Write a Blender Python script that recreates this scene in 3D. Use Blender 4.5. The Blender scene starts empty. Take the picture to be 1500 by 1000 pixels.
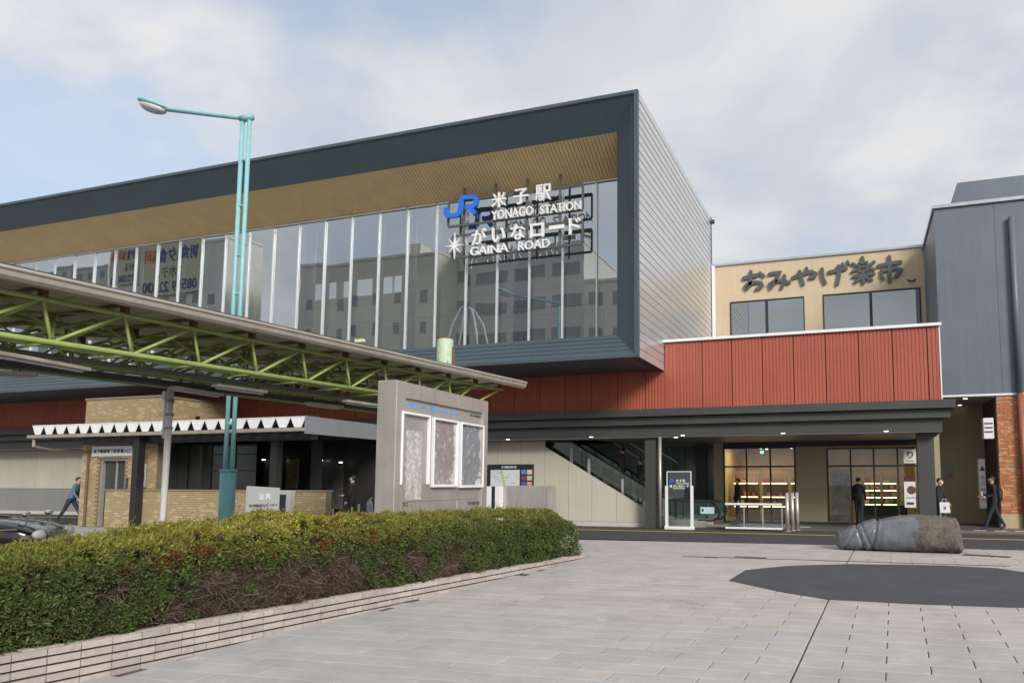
import bpy, bmesh, math, random
import numpy as np
from mathutils import Vector, Matrix
random.seed(7); rng = np.random.default_rng(7)
R_ = math.radians
S = bpy.context.scene
COL = S.collection

# ---------------------------------------------------------------- camera
FPX, CX, CY, PIT, YAW, ROL, CAMZ = 1075., 891., 606., .0933, -.3315, .0012, 1.55
fw = Vector((math.sin(YAW)*math.cos(PIT), math.cos(YAW)*math.cos(PIT), math.sin(PIT)))
_r = Vector((math.cos(YAW), -math.sin(YAW), 0)); _u = _r.cross(fw)
RT = math.cos(ROL)*_r + math.sin(ROL)*_u
UP = -math.sin(ROL)*_r + math.cos(ROL)*_u
CAM = Vector((0, 0, CAMZ))
cd = bpy.data.cameras.new('camera'); cam = bpy.data.objects.new('camera', cd); COL.objects.link(cam)
m = Matrix((RT, UP, -fw)).transposed().to_4x4(); m.translation = CAM
cam.matrix_world = m
cd.sensor_width = 36; cd.lens = FPX/1500*36
cd.shift_x = (750-CX)/1500; cd.shift_y = (CY-500)/1500
cd.clip_start = .1; cd.clip_end = 3000
S.camera = cam
S.render.resolution_x, S.render.resolution_y = 1024, 682

# ---------------------------------------------------------------- sky, sun, exposure
SUN_EL, SUN_AZ = R_(29), R_(44)        # azimuth measured from -Y (towards the viewer) round to +X
w = bpy.data.worlds.new('World'); S.world = w; w.use_nodes = True
nt = w.node_tree; N = nt.nodes; L = nt.links; N.clear()
sky = N.new('ShaderNodeTexSky'); sky.sky_type = 'NISHITA'; sky.sun_disc = False
sky.sun_elevation = SUN_EL; sky.sun_rotation = R_(90)+(R_(90)-SUN_AZ)
sky.air_density = 1.0; sky.dust_density = 2.5; sky.ozone_density = 1.5
tc = N.new('ShaderNodeTexCoord')
sep = N.new('ShaderNodeSeparateXYZ'); L.new(tc.outputs['Generated'], sep.inputs[0])
# project the direction on a cloud deck so that clouds flatten towards the horizon
zc = N.new('ShaderNodeMath'); zc.operation = 'MAXIMUM'; zc.inputs[1].default_value = .0; L.new(sep.outputs[2], zc.inputs[0])
za = N.new('ShaderNodeMath'); za.operation = 'ADD'; za.inputs[1].default_value = .28; L.new(zc.outputs[0], za.inputs[0])
dv = N.new('ShaderNodeVectorMath'); dv.operation = 'DIVIDE'; L.new(tc.outputs['Generated'], dv.inputs[0])
cb = N.new('ShaderNodeCombineXYZ'); 
for i in range(3): L.new(za.outputs[0], cb.inputs[i])
L.new(cb.outputs[0], dv.inputs[1])
def wnoise(scale, det, rough, off, dist=.0):
    mp = N.new('ShaderNodeMapping'); mp.inputs['Location'].default_value = off; L.new(dv.outputs[0], mp.inputs[0])
    t = N.new('ShaderNodeTexNoise'); t.inputs['Scale'].default_value = scale; t.inputs['Detail'].default_value = det
    t.inputs['Roughness'].default_value = rough; t.inputs['Distortion'].default_value = dist
    L.new(mp.outputs[0], t.inputs['Vector']); return t
def wramp(src, stops):
    r = N.new('ShaderNodeValToRGB'); L.new(src, r.inputs[0]); e = r.color_ramp.elements
    while len(e) < len(stops): e.new(.5)
    for k, (p, c) in zip(e, stops): k.position = p; k.color = (*c, 1) if len(c) == 3 else c
    return r
SKY_OFF = (24.98866, 33.12248, 0.); SKY_OFF2 = (22.86649, 13.90814, 1.)
n1 = wnoise(1.5, 9, .50, SKY_OFF, .35)
cover = wramp(n1.outputs['Fac'], [(.38, (0, 0, 0)), (.50, (1, 1, 1))])
n2 = wnoise(2.1, 9, .50, SKY_OFF2, .35)
tone = wramp(n2.outputs['Fac'], [(.32, (.40, .445, .525)), (.45, (.485, .515, .56)), (.55, (.58, .585, .595)), (.68, (.65, .64, .63))])
tm = N.new('ShaderNodeVectorMath'); tm.operation = 'SCALE'; tm.inputs['Scale'].default_value = 6.2; L.new(tone.outputs[0], tm.inputs[0])
mx = N.new('ShaderNodeMix'); mx.data_type = 'RGBA'
cm = N.new('ShaderNodeMath'); cm.operation = 'MULTIPLY_ADD'; cm.inputs[1].default_value = .50; cm.inputs[2].default_value = .49; L.new(cover.outputs[0], cm.inputs[0])
L.new(cm.outputs[0], mx.inputs[0]); L.new(sky.outputs[0], mx.inputs[6]); L.new(tm.outputs[0], mx.inputs[7])
bg = N.new('ShaderNodeBackground'); bg.inputs['Strength'].default_value = .10
L.new(mx.outputs[2], bg.inputs['Color'])
wo = N.new('ShaderNodeOutputWorld'); L.new(bg.outputs[0], wo.inputs[0])

sl = bpy.data.lights.new('sun', 'SUN'); sl.energy = 1.5; sl.angle = R_(18); sl.color = (1., .95, .88)
so = bpy.data.objects.new('sun', sl); COL.objects.link(so)
sd = Vector((math.sin(SUN_AZ)*math.cos(SUN_EL), -math.cos(SUN_AZ)*math.cos(SUN_EL), math.sin(SUN_EL)))
so.rotation_euler = sd.to_track_quat('Z', 'Y').to_euler(); so.location = sd*60
vs = S.view_settings; vs.view_transform = 'Standard'; vs.look = 'None'; vs.exposure = 1.08; vs.gamma = 1; vs.use_curve_mapping = False
S.cycles.max_bounces = 6; S.cycles.diffuse_bounces = 3; S.cycles.glossy_bounces = 3; S.cycles.transparent_max_bounces = 16

# ---------------------------------------------------------------- helpers
def ray(px, py): return fw + RT*((px-CX)/FPX) - UP*((py-CY)/FPX)
def on(px, py, ax, v):
    d = ray(px, py); return CAM + d*((v-CAM[ax])/d[ax])
def oy(px, py, Y): return on(px, py, 1, Y)     # point of the plane Y = const seen at a photo pixel
def oz(px, py, Z): return on(px, py, 2, Z)
def ground(y): return -.0305*min(max(0., 14.5-y), 18.)
def og(px, py):
    p = oz(px, py, 0)
    for _ in range(25): p = oz(px, py, ground(p.y))
    return p

MATS = {}
def mat(name, col=(.5, .5, .5), rough=.6, metal=0., var=.12, vscale=3., bump=0., bscale=30., rnd=0., spec=.5, emit=0., stain=None, attr=None, trans=0, coat=0, streak=0., sub=0):
    if name in MATS: return MATS[name]
    m = bpy.data.materials.new(name); m.use_nodes = True; n = m.node_tree.nodes; l = m.node_tree.links
    b = n['Principled BSDF']; b.inputs['Roughness'].default_value = rough; b.inputs['Metallic'].default_value = metal
    b.inputs['Specular IOR Level'].default_value = spec
    if coat: b.inputs['Coat Weight'].default_value = coat; b.inputs['Coat Roughness'].default_value = .05
    t = n.new('ShaderNodeTexCoord'); g = n.new('ShaderNodeNewGeometry')
    src = None
    if attr:
        a = n.new('ShaderNodeVertexColor'); a.layer_name = attr; base = a.outputs[0]
    else:
        c = n.new('ShaderNodeRGB'); c.outputs[0].default_value = (*col, 1); base = c.outputs[0]
    def mul(base, fac, lo, hi):
        mr = n.new('ShaderNodeMapRange'); mr.inputs[1].default_value = .25; mr.inputs[2].default_value = .75
        mr.inputs[3].default_value = lo; mr.inputs[4].default_value = hi; l.new(fac, mr.inputs[0])
        v = n.new('ShaderNodeVectorMath'); v.operation = 'SCALE'; l.new(base, v.inputs[0]); l.new(mr.outputs[0], v.inputs['Scale']); return v.outputs[0]
    pos = g.outputs['Position']
    if var:
        x = n.new('ShaderNodeTexNoise'); x.inputs['Scale'].default_value = vscale; x.inputs['Detail'].default_value = 6; x.inputs['Roughness'].default_value = .62
        l.new(pos, x.inputs['Vector']); base = mul(base, x.outputs['Fac'], 1-var, 1+var)
        rr = n.new('ShaderNodeMapRange'); rr.inputs[3].default_value = max(.02, rough-.12); rr.inputs[4].default_value = min(1, rough+.12); l.new(x.outputs['Fac'], rr.inputs[0]); l.new(rr.outputs[0], b.inputs['Roughness'])
    if streak:
        mp = n.new('ShaderNodeMapping'); mp.inputs['Scale'].default_value = (9, 9, .5); l.new(pos, mp.inputs[0])
        x = n.new('ShaderNodeTexNoise'); x.inputs['Scale'].default_value = 1.; x.inputs['Detail'].default_value = 5; l.new(mp.outputs[0], x.inputs['Vector']); base = mul(base, x.outputs['Fac'], 1-streak, 1+streak)
    if rnd:
        oi = n.new('ShaderNodeObjectInfo'); mr = n.new('ShaderNodeMapRange'); mr.inputs[3].default_value = 1-rnd; mr.inputs[4].default_value = 1+rnd
        l.new(oi.outputs['Random'], mr.inputs[0]); v = n.new('ShaderNodeVectorMath'); v.operation = 'SCALE'; l.new(base, v.inputs[0]); l.new(mr.outputs[0], v.inputs['Scale']); base = v.outputs[0]
    for stn in ([] if not stain else stain if isinstance(stain, list) else [stain]):      # (colour, scale, threshold, softness, strength)
        colr, sc_, th, sf, st = stn
        x = n.new('ShaderNodeTexNoise'); x.inputs['Scale'].default_value = sc_; x.inputs['Detail'].default_value = 8; x.inputs['Roughness'].default_value = .7; l.new(pos, x.inputs['Vector'])
        mr = n.new('ShaderNodeMapRange'); mr.inputs[1].default_value = th; mr.inputs[2].default_value = th+sf; mr.inputs[4].default_value = st; l.new(x.outputs['Fac'], mr.inputs[0])
        mm = n.new('ShaderNodeMix'); mm.data_type = 'RGBA'; l.new(mr.outputs[0], mm.inputs[0]); l.new(base, mm.inputs[6]); mm.inputs[7].default_value = (*colr, 1); base = mm.outputs[2]
    l.new(base, b.inputs['Base Color'])
    if bump:
        x = n.new('ShaderNodeTexNoise'); x.inputs['Scale'].default_value = bscale; x.inputs['Detail'].default_value = 5; l.new(pos, x.inputs['Vector'])
        bp = n.new('ShaderNodeBump'); bp.inputs['Strength'].default_value = bump; bp.inputs['Distance'].default_value = .02; l.new(x.outputs['Fac'], bp.inputs['Height']); l.new(bp.outputs[0], b.inputs['Normal'])
    if emit:
        b.inputs['Emission Color'].default_value = (*col, 1); b.inputs['Emission Strength'].default_value = emit
    if trans:
        o = n['Material Output']; tl = n.new('ShaderNodeBsdfTranslucent'); l.new(base, tl.inputs[0]); ms = n.new('ShaderNodeMixShader'); ms.inputs[0].default_value = trans
        l.new(b.outputs[0], ms.inputs[1]); l.new(tl.outputs[0], ms.inputs[2]); l.new(ms.outputs[0], o.inputs[0])
    MATS[name] = m; return m
def glass(name, tint=(.6, .7, .75), refl=.35, rcol=(.8, .9, 1.), rough=.0, wob=0.):
    if name in MATS: return MATS[name]
    m = bpy.data.materials.new(name); m.use_nodes = True; n = m.node_tree.nodes; l = m.node_tree.links; n.clear()
    o = n.new('ShaderNodeOutputMaterial'); t = n.new('ShaderNodeBsdfTransparent'); t.inputs[0].default_value = (*tint, 1)
    g = n.new('ShaderNodeBsdfGlossy'); g.inputs[0].default_value = (*rcol, 1); g.inputs['Roughness'].default_value = rough
    fr = n.new('ShaderNodeFresnel'); fr.inputs[0].default_value = 1.45
    a = n.new('ShaderNodeMath'); a.operation = 'MULTIPLY_ADD'; a.inputs[1].default_value = 1-refl; a.inputs[2].default_value = refl; a.use_clamp = True; l.new(fr.outputs[0], a.inputs[0])
    if wob:
        x = n.new('ShaderNodeTexNoise'); x.inputs['Scale'].default_value = .9; x.inputs['Detail'].default_value = 1
        gg = n.new('ShaderNodeNewGeometry'); l.new(gg.outputs['Position'], x.inputs['Vector'])
        bp = n.new('ShaderNodeBump'); bp.inputs['Strength'].default_value = wob; bp.inputs['Distance'].default_value = .02; l.new(x.outputs['Fac'], bp.inputs['Height']); l.new(bp.outputs[0], g.inputs['Normal'])
    ms = n.new('ShaderNodeMixShader'); l.new(a.outputs[0], ms.inputs[0]); l.new(t.outputs[0], ms.inputs[1]); l.new(g.outputs[0], ms.inputs[2]); l.new(ms.outputs[0], o.inputs[0])
    MATS[name] = m; return m

class MB:
    def __init__(s): s.v = []; s.f = []; s.mi = []; s.cur = 0
    def add(s, vs, fs):
        b = len(s.v); s.v += [tuple(q) for q in vs]; s.f += [tuple(b+i for i in f) for f in fs]; s.mi += [s.cur]*len(fs); return s
    def box(s, a, b):
        x0, y0, z0 = (min(a[i], b[i]) for i in range(3)); x1, y1, z1 = (max(a[i], b[i]) for i in range(3))
        return s.add([(x0, y0, z0), (x1, y0, z0), (x1, y1, z0), (x0, y1, z0), (x0, y0, z1), (x1, y0, z1), (x1, y1, z1), (x0, y1, z1)],
                     [(3, 2, 1, 0), (4, 5, 6, 7), (0, 1, 5, 4), (1, 2, 6, 5), (2, 3, 7, 6), (3, 0, 4, 7)])
    def prism(s, poly, d):                       # extrude a planar polygon by vector d
        n = len(poly); P = [Vector(p) for p in poly]; d = Vector(d)
        nn = Vector((0, 0, 0))
        for i in range(n): nn += P[i].cross(P[(i+1) % n])
        if nn.dot(d) < 0: P.reverse()            # side faces point outwards
        vs = P + [p+d for p in P]
        return s.add(vs, [tuple(range(n-1, -1, -1)), tuple(range(n, 2*n))] + [(i, (i+1) % n, n+(i+1) % n, n+i) for i in range(n)])
    def tube(s, pts, r, n=8, cap=True, r1=None):
        P = [Vector(p) for p in pts]; k = len(P); rs = r if isinstance(r, (list, tuple)) else [r+(((r1 if r1 is not None else r)-r)*i/(k-1)) for i in range(k)]
        vs = []; up = None
        for i, p in enumerate(P):
            t = (P[min(i+1, k-1)]-P[max(i-1, 0)]).normalized()
            if up is None: up = t.orthogonal().normalized()
            a = (up - t*up.dot(t)).normalized(); up = a; b = t.cross(a)
            vs += [p+(a*math.cos(2*math.pi*j/n)+b*math.sin(2*math.pi*j/n))*rs[i] for j in range(n)]
        fs = [(i*n+j, i*n+(j+1) % n, (i+1)*n+(j+1) % n, (i+1)*n+j) for i in range(k-1) for j in range(n)]
        if cap: fs += [tuple(range(n-1, -1, -1)), tuple((k-1)*n+j for j in range(n))]
        return s.add(vs, fs)
    def beam(s, a, b, w, h, up=(0, 0, 1)):       # rectangular bar from a to b
        a, b = Vector(a), Vector(b); t = (b-a).normalized(); sd_ = t.cross(Vector(up))
        if sd_.length < 1e-4: sd_ = Vector((1, 0, 0))
        sd_.normalize(); u = sd_.cross(t)
        q = [sd_*sx*w/2+u*sz*h/2 for sx, sz in ((-1, -1), (1, -1), (1, 1), (-1, 1))]
        return s.add([a+c for c in q]+[b+c for c in q], [(3, 2, 1, 0), (4, 5, 6, 7), (0, 1, 5, 4), (1, 2, 6, 5), (2, 3, 7, 6), (3, 0, 4, 7)][:2]+[(0, 1, 5, 4), (1, 2, 6, 5), (2, 3, 7, 6), (3, 0, 4, 7)])
    def quad(s, a, b, c, d): return s.add([a, b, c, d], [(0, 1, 2, 3)])
    def sphere(s, c, r, n=10, m=7):
        c = Vector(c); rx, ry, rz = (r, r, r) if not isinstance(r, (tuple, list)) else r
        vs = [c+Vector((0, 0, -rz))]
        for i in range(1, m):
            a = -math.pi/2+math.pi*i/m
            vs += [c+Vector((rx*math.cos(a)*math.cos(2*math.pi*j/n), ry*math.cos(a)*math.sin(2*math.pi*j/n), rz*math.sin(a))) for j in range(n)]
        vs.append(c+Vector((0, 0, rz)))
        fs = [(0, 1+(j+1) % n, 1+j) for j in range(n)]
        fs += [(1+(i-1)*n+j, 1+(i-1)*n+(j+1) % n, 1+i*n+(j+1) % n, 1+i*n+j) for i in range(1, m-1) for j in range(n)]
        fs += [(len(vs)-1, 1+(m-2)*n+j, 1+(m-2)*n+(j+1) % n) for j in range(n)]
        return s.add(vs, fs)
    def mesh(s, name, mats, smooth=False):
        me = bpy.data.meshes.new(name); me.from_pydata(s.v, [], s.f)
        if not isinstance(mats, (list, tuple)): mats = [mats]
        for q in mats: me.materials.append(q)
        if len(mats) > 1: me.polygons.foreach_set('material_index', s.mi)
        if smooth: me.polygons.foreach_set('use_smooth', [True]*len(me.polygons))
        me.update(); return me
    def build(s, name, mats, parent=None, smooth=False, bevel=0, seg=2):
        o = obj(name, s.mesh(name, mats, smooth), parent)
        if bevel:
            b = o.modifiers.new('bevel', 'BEVEL'); b.width = bevel; b.segments = seg; b.limit_method = 'ANGLE'
        return o
def obj(name, me, parent=None, loc=None, rot=None):
    o = bpy.data.objects.new(name, me); COL.objects.link(o)
    if parent is not None:
        o.parent = parent
        p = parent; off = Vector((0, 0, 0))
        if loc is None:                               # geometry is in world coordinates: cancel the root's offset
            while p is not None: off += Vector(p.location); p = p.parent
            o.location = -off
        else: o.location = loc
    elif loc is not None: o.location = loc
    if rot: o.rotation_euler = rot
    return o
def tag(o, label=None, cat=None, group=None, kind=None):
    if label: o['label'] = label
    if cat: o['category'] = cat
    if group: o['group'] = group
    if kind: o['kind'] = kind
    return o
def thing(name, loc, label, cat, group=None, rz=0):
    o = bpy.data.objects.new(name, None); COL.objects.link(o); o.location = loc; o.rotation_euler = (0, 0, rz); o.empty_display_size = .2
    return tag(o, label, cat, group)
def bx(name, a, b, mt, parent=None, bevel=0): return MB().box(a, b).build(name, mt, parent, bevel=bevel)
def copy_tree(o, parent=None, loc=None):
    c = o.copy(); COL.objects.link(c); c.parent = parent
    if loc is not None: c.location = loc
    for ch in list(o.children): copy_tree(ch, c)
    return c
def text_mesh(body, ext=.03, off=0., name='letter'):
    c = bpy.data.curves.new('t', 'FONT'); c.body = body; c.size = 1; c.extrude = ext; c.offset = off; c.resolution_u = 3
    o = bpy.data.objects.new('t', c); me = bpy.data.meshes.new_from_object(o); me.name = name
    bpy.data.objects.remove(o); bpy.data.curves.remove(c); return me
def fit_text(body, org, ux, uz, W, H, nrm, ext, off, mt, parent, name='letter', split=False):
    """text filling a W x H rectangle whose lower-left corner is org; ux, uz unit axes; nrm towards the reader"""
    me = text_mesh(body, 1., off, name); n = len(me.vertices); co = np.empty(n*3); me.vertices.foreach_get('co', co); co = co.reshape(-1, 3)
    lo, hi = co.min(0), co.max(0); co = (co-lo)/np.maximum(hi-lo, 1e-6)
    org, ux, uz, nrm = (np.array(v, float) for v in (org, ux, uz, nrm))
    P = org + co[:, :1]*W*ux + co[:, 1:2]*H*uz + co[:, 2:]*ext*nrm
    faces = [tuple(p.vertices) for p in me.polygons]; bpy.data.meshes.remove(me)
    groups = [list(range(len(faces)))]
    if split:                                         # separate letters by gaps along x
        par = list(range(n))
        def find(a):
            while par[a] != a: par[a] = par[par[a]]; a = par[a]
            return a
        for f in faces:
            for a in f[1:]: par[find(a)] = find(f[0])
        isl = {}
        for i, f in enumerate(faces): isl.setdefault(find(f[0]), []).append(i)
        it = []
        for k, fs in isl.items():
            xs = co[[v for i in fs for v in faces[i]], 0]; it.append([xs.min(), xs.max(), fs])
        it.sort(key=lambda q: q[0]); out = []
        for a in it:
            if out and a[0] < out[-1][1]-.004: out[-1][1] = max(out[-1][1], a[1]); out[-1][2] += a[2]
            else: out.append(a)
        groups = [g[2] for g in out]
    objs = []
    for gset in groups:
        used = sorted({v for i in gset for v in faces[i]}); mp = {v: i for i, v in enumerate(used)}
        mb = MB(); mb.add(P[used].tolist(), [tuple(mp[v] for v in faces[i]) for i in gset]); objs.append(mb.build(name, mt, parent))
    return objs

# ---------------------------------------------------------------- materials
M_dark = mat('dark_cladding', (.072, .104, .126), .42, .2, var=.10, vscale=.8, streak=.06)
M_charc = mat('charcoal_metal', (.052, .054, .054), .55, .0, var=.12, vscale=1.2, streak=.05)
M_black = mat('black_steel', (.02, .021, .023), .45, var=.1)
M_silver = mat('silver_siding', (.62, .62, .62), .34, .6, var=.06, vscale=1.1, rnd=.05, streak=.04)
M_gap = mat('joint_shadow_gap', (.06, .06, .065), .9)
M_wood = mat('soffit_wood', (.86, .63, .33), .55, var=.10, vscale=1.5, streak=.0)
M_woodg = mat('soffit_groove', (.64, .46, .24), .8)
M_glass = glass('curtain_glass', (.52, .62, .65), .50, (.86, .92, .96), wob=.06)
M_cglass = glass('clear_glass', (.86, .93, .92), .05, (.9, .95, 1.))
M_rglass = glass('reflective_window', (.30, .36, .38), .55, (.8, .88, .93))
M_white = mat('white_paint', (.78, .79, .80), .4, var=.04, streak=.05)
M_mull = mat('mullion_aluminium', (.66, .68, .70), .35, .3, var=.03)
M_fin = mat('mullion_fin', (.34, .43, .50), .5, .2, var=.05)
M_red = mat('red_siding', (.37, .095, .060), .55, var=.08, vscale=1.2, rnd=.05, streak=.07)
M_cream = mat('cream_panel', (.50, .48, .40), .6, var=.06, vscale=.7, rnd=.03, streak=.05)
M_greyp = mat('grey_panel', (.25, .25, .25), .6, var=.07, vscale=.7)
M_beige = mat('beige_render', (.57, .46, .315), .75, var=.06, vscale=.8, bump=.1, bscale=60, streak=.05)
M_tan = mat('tan_wall', (.36, .30, .205), .75, var=.06, vscale=.8, bump=.1, bscale=60)
M_slate = mat('slate_cladding', (.125, .152, .187), .45, .1, var=.10, vscale=.45, streak=.07)
M_steel = mat('stainless', (.50, .485, .455), .36, .5, var=.10, vscale=2., streak=.10)
M_green = mat('truss_green', (.29, .36, .12), .5, var=.16, vscale=9, stain=((.16, .07, .03), 14, .62, .1, .7))
M_pale = mat('pale_green_paint', (.50, .62, .46), .55, var=.10, vscale=6, stain=((.22, .09, .03), 9, .58, .08, .9))
M_rust = mat('rusty_bracket', (.17, .085, .05), .85, var=.3, vscale=20)
M_gutter = mat('gutter_metal', (.36, .325, .28), .45, .25, var=.14, vscale=3, streak=.1)
M_roofd = mat('canopy_roof_edge', (.06, .06, .06), .7, var=.2)
M_csoff = mat('canopy_soffit', (.66, .60, .46), .7, var=.15, vscale=3)
M_teal = mat('teal_paint', (.24, .50, .54), .45, var=.12, vscale=5, stain=((.45, .62, .64), 4, .5, .3, .5))
M_tealb = mat('teal_base', (.15, .38, .40), .5, var=.14, vscale=5)
M_lens = mat('lamp_lens', (.62, .63, .64), .15, var=.05)
M_brick = mat('tan_brick', (.385, .295, .165), .8, var=.15, vscale=14, bump=.2)
M_brick2 = mat('tan_brick_pale', (.49, .39, .24), .8, var=.2, vscale=14)
M_mortar = mat('mortar', (.20, .155, .10), .9)
M_ob1 = mat('orange_brick', (.44, .17, .075), .8, var=.25, vscale=9)
M_ob2 = mat('orange_brick_pale', (.58, .29, .14), .8, var=.2, vscale=9)
M_pbrick = mat('planter_brick', (.40, .35, .325), .8, var=.14, vscale=12, bump=.25, bscale=60, rnd=.14, stain=((.16, .13, .11), 5, .56, .2, .6))
M_pjoint = mat('planter_joint', (.045, .038, .034), .95)
M_soil = mat('soil', (.06, .043, .03), .95, var=.3, vscale=20, bump=.5)
M_slabg = mat('grey_slab', (.40, .392, .38), .72, var=.15, vscale=1.6, bump=.25, bscale=90, rnd=.05, stain=[((.56, .55, .53), 1.7, .60, .06, .5), ((.17, .155, .14), 9., .695, .03, .6), ((.22, .20, .175), .7, .60, .15, .4)])
M_slabp = mat('pink_slab', (.42, .392, .368), .75, var=.15, vscale=1.6, bump=.25, bscale=90, rnd=.05, stain=[((.19, .155, .125), 1.1, .60, .10, .6), ((.15, .125, .105), 9., .695, .03, .6), ((.55, .52, .49), 2.3, .64, .05, .45)])
M_joint = mat('paving_joint', (.085, .078, .072), .95, var=.3, vscale=6)
M_asph = mat('asphalt', (.055, .056, .062), .85, var=.2, vscale=5, bump=.6, bscale=220, stain=((.085, .085, .09), 1.2, .5, .3, .6))
M_patch = mat('asphalt_patch', (.072, .075, .086), .8, var=.22, vscale=1.6, bump=.8, bscale=160, stain=((.11, .112, .12), 26, .60, .1, .8))
M_yellow = mat('yellow_line', (.62, .43, .06), .7, var=.2, vscale=8)
M_blue = mat('logo_blue', (.02, .16, .72), .35, var=.03)
M_navy = mat('board_navy', (.02, .025, .035), .4)
M_paper = mat('paper_white', (.74, .75, .76), .6, var=.05)
M_rubber = mat('black_rubber', (.015, .015, .016), .5)
M_conc = mat('concrete', (.36, .35, .33), .85, var=.12)
M_lamp = mat('lit_lamp', (1., .93, .8), .5, emit=6, var=0)
M_lampw = mat('lit_downlight', (1., .97, .9), .5, emit=1.6, var=0)
M_strip = mat('lit_shelf_strip', (1., .72, .34), .5, emit=3.2, var=0)
M_ext = mat('far_ground', (.18, .175, .17), .9, var=.2, vscale=.3)

# ================================================================ GROUND, ROAD, PAVING
ys = [-600, -3.5, 14.5, 900]
mb = MB()
for i in range(3):
    a, b = ys[i], ys[i+1]
    mb.quad((-900, a, ground(a)-.03), (900, a, ground(a)-.03), (900, b, ground(b)-.03), (-900, b, ground(b)-.03))
tag(mb.build('ground', M_joint), kind='structure')
# road in front of the station, with two yellow lines
tag(MB().quad((-80, 19.35, -.004), (60, 19.35, -.004), (60, 25.2, -.004), (-80, 25.2, -.004)).build('road', M_asph), kind='structure')
ROADY = 18.9
road = bpy.data.objects['road']
mb = MB().box((-80, 22.96, -.002), (60, 23.09, .003)); mb.build('yellow_line', M_yellow, road)
mb = MB().box((2.6, 25.82, .0201), (40, 25.93, .0245)); mb.build('yellow_line', M_yellow, road)
mb = MB()
for x in (-2.1, 3.4, 4.0, 4.6, 5.2): mb.box((x, 26.6, .0201), (x+.36, 26.8, .0245))
mb.build('white_mark', M_white, road)
# station forecourt floor behind the road
tag(MB().box((-80, 25.2, -.2), (60, 34, .02)).build('forecourt_floor', mat('forecourt_tile', (.12, .12, .125), .5, var=.1)), kind='structure')
tag(MB().box((-80, 8.2, -.22), (-11.5, 19.3, -.015)).build('taxi_lane', M_conc), kind='structure')

# paving slabs: every slab its own piece
pav = tag(MB().quad((-12, -3.4, ground(-3.4)-.018), (30, -3.4, ground(-3.4)-.018), (30, 14.5, -.018), (-12, 14.5, -.018)).build('paving', M_joint), kind='structure')
TH = math.atan(.0305)
uax = Vector((math.cos(R_(4.2)), math.sin(R_(4.2)), 0)); vax = Vector((math.sin(R_(2.3)), math.cos(R_(2.3)), 0))
SEAM = Vector((-.58, 9.0, 0))
SW, SD, GAP = .80, .30, .011
def slab_mesh(nm, mt, w, d, slope):
    mb = MB(); k = .008
    P = lambda u, v, z: (uax*u+vax*v) + Vector((0, 0, z+slope*(uax*u+vax*v).y))
    g2 = GAP/2
    b = [(g2, g2), (w-g2, g2), (w-g2, d-g2), (g2, d-g2)]
    t = [(g2+k, g2+k*.6), (w-g2-k, g2+k*.6), (w-g2-k, d-g2-k*.6), (g2+k, d-g2-k*.6)]
    mb.add([P(*q, -.016) for q in b]+[P(*q, -.003) for q in b]+[P(*q, 0) for q in t],
           [(0, 1, 5, 4), (1, 2, 6, 5), (2, 3, 7, 6), (3, 0, 4, 7), (4, 5, 9, 8), (5, 6, 10, 9), (6, 7, 11, 10), (7, 4, 8, 11), (8, 9, 10, 11)])
    return mb.mesh(nm, mt)
def in_poly(x, y, P):
    c = False; j = len(P)-1
    for i in range(len(P)):
        if (P[i][1] > y) != (P[j][1] > y) and x < (P[j][0]-P[i][0])*(y-P[i][1])/(P[j][1]-P[i][1])+P[i][0]: c = not c
        j = i
    return c
patch_px = [(1068, 850), (1092, 835), (1150, 829), (1250, 826), (1380, 828), (1460, 832), (1500, 838), (1640, 858), (1660, 905), (1500, 890), (1350, 885), (1213, 878), (1140, 866)]
patch = [og(*p) for p in patch_px]
PL0, PL1 = Vector((-7.62, .8, 0)), Vector((-5.48, 14.5, 0))      # planter front line
def planter_x(y): return PL0.x+(PL1.x-PL0.x)*(y-PL0.y)/(PL1.y-PL0.y) + .07*math.sin(math.pi*min(1, max(0, (y-PL0.y)/(PL1.y-PL0.y))))
MS = {}
cand = []
for iv in range(-30, 36):
    for side in (-1, 1):
        for k in range(0, 26):
            off = (iv % 2)*SW*.5
            u0 = k*SW+.0 if side > 0 else -(k+1)*SW
            w_ = SW
            if side > 0:
                u0 = k*SW-off if k else 0; w_ = SW if k else SW-off
            else:
                u0 = -(k+1)*SW+off if k else -SW+off; w_ = SW if k else SW-off
                if k: u0 = -(k+1)*SW+off
            o = SEAM+uax*u0+vax*(iv*SD)
            if side > 0: o += uax*.005
            else: o -= uax*.005
            c = o+uax*w_*.5+vax*SD*.5
            if c.y < 2.2 or c.y > 19.35+.045*(c.x)-.0 or c.x < planter_x(min(c.y, 14.5))-.2 and c.y < 14.8 or c.x < -11 or c.x > 9: continue
            if in_poly(c.x, c.y, patch) and all(in_poly((o+uax*a*w_+vax*b*SD).x, (o+uax*a*w_+vax*b*SD).y, patch) for a in (0, 1) for b in (0, 1)): continue
            d = c-CAM; z = d.dot(fw)
            if z < 1: continue
            sx = CX+FPX*d.dot(RT)/z; syy = CY-FPX*d.dot(UP)/z
            vis = -40 < sx < 1540 and syy < 1030
            pink = syy < 921+.045*(sx-1047) if vis else c.y > 9
            cand.append((0 if vis else 1, z, o.copy(), w_, 'p' if c.y > 9.05+.03*c.x+.0 else 'g', c))
cand.sort(key=lambda q: (q[0], q[1]))
rest = {'p': MB(), 'g': MB()}
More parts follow.
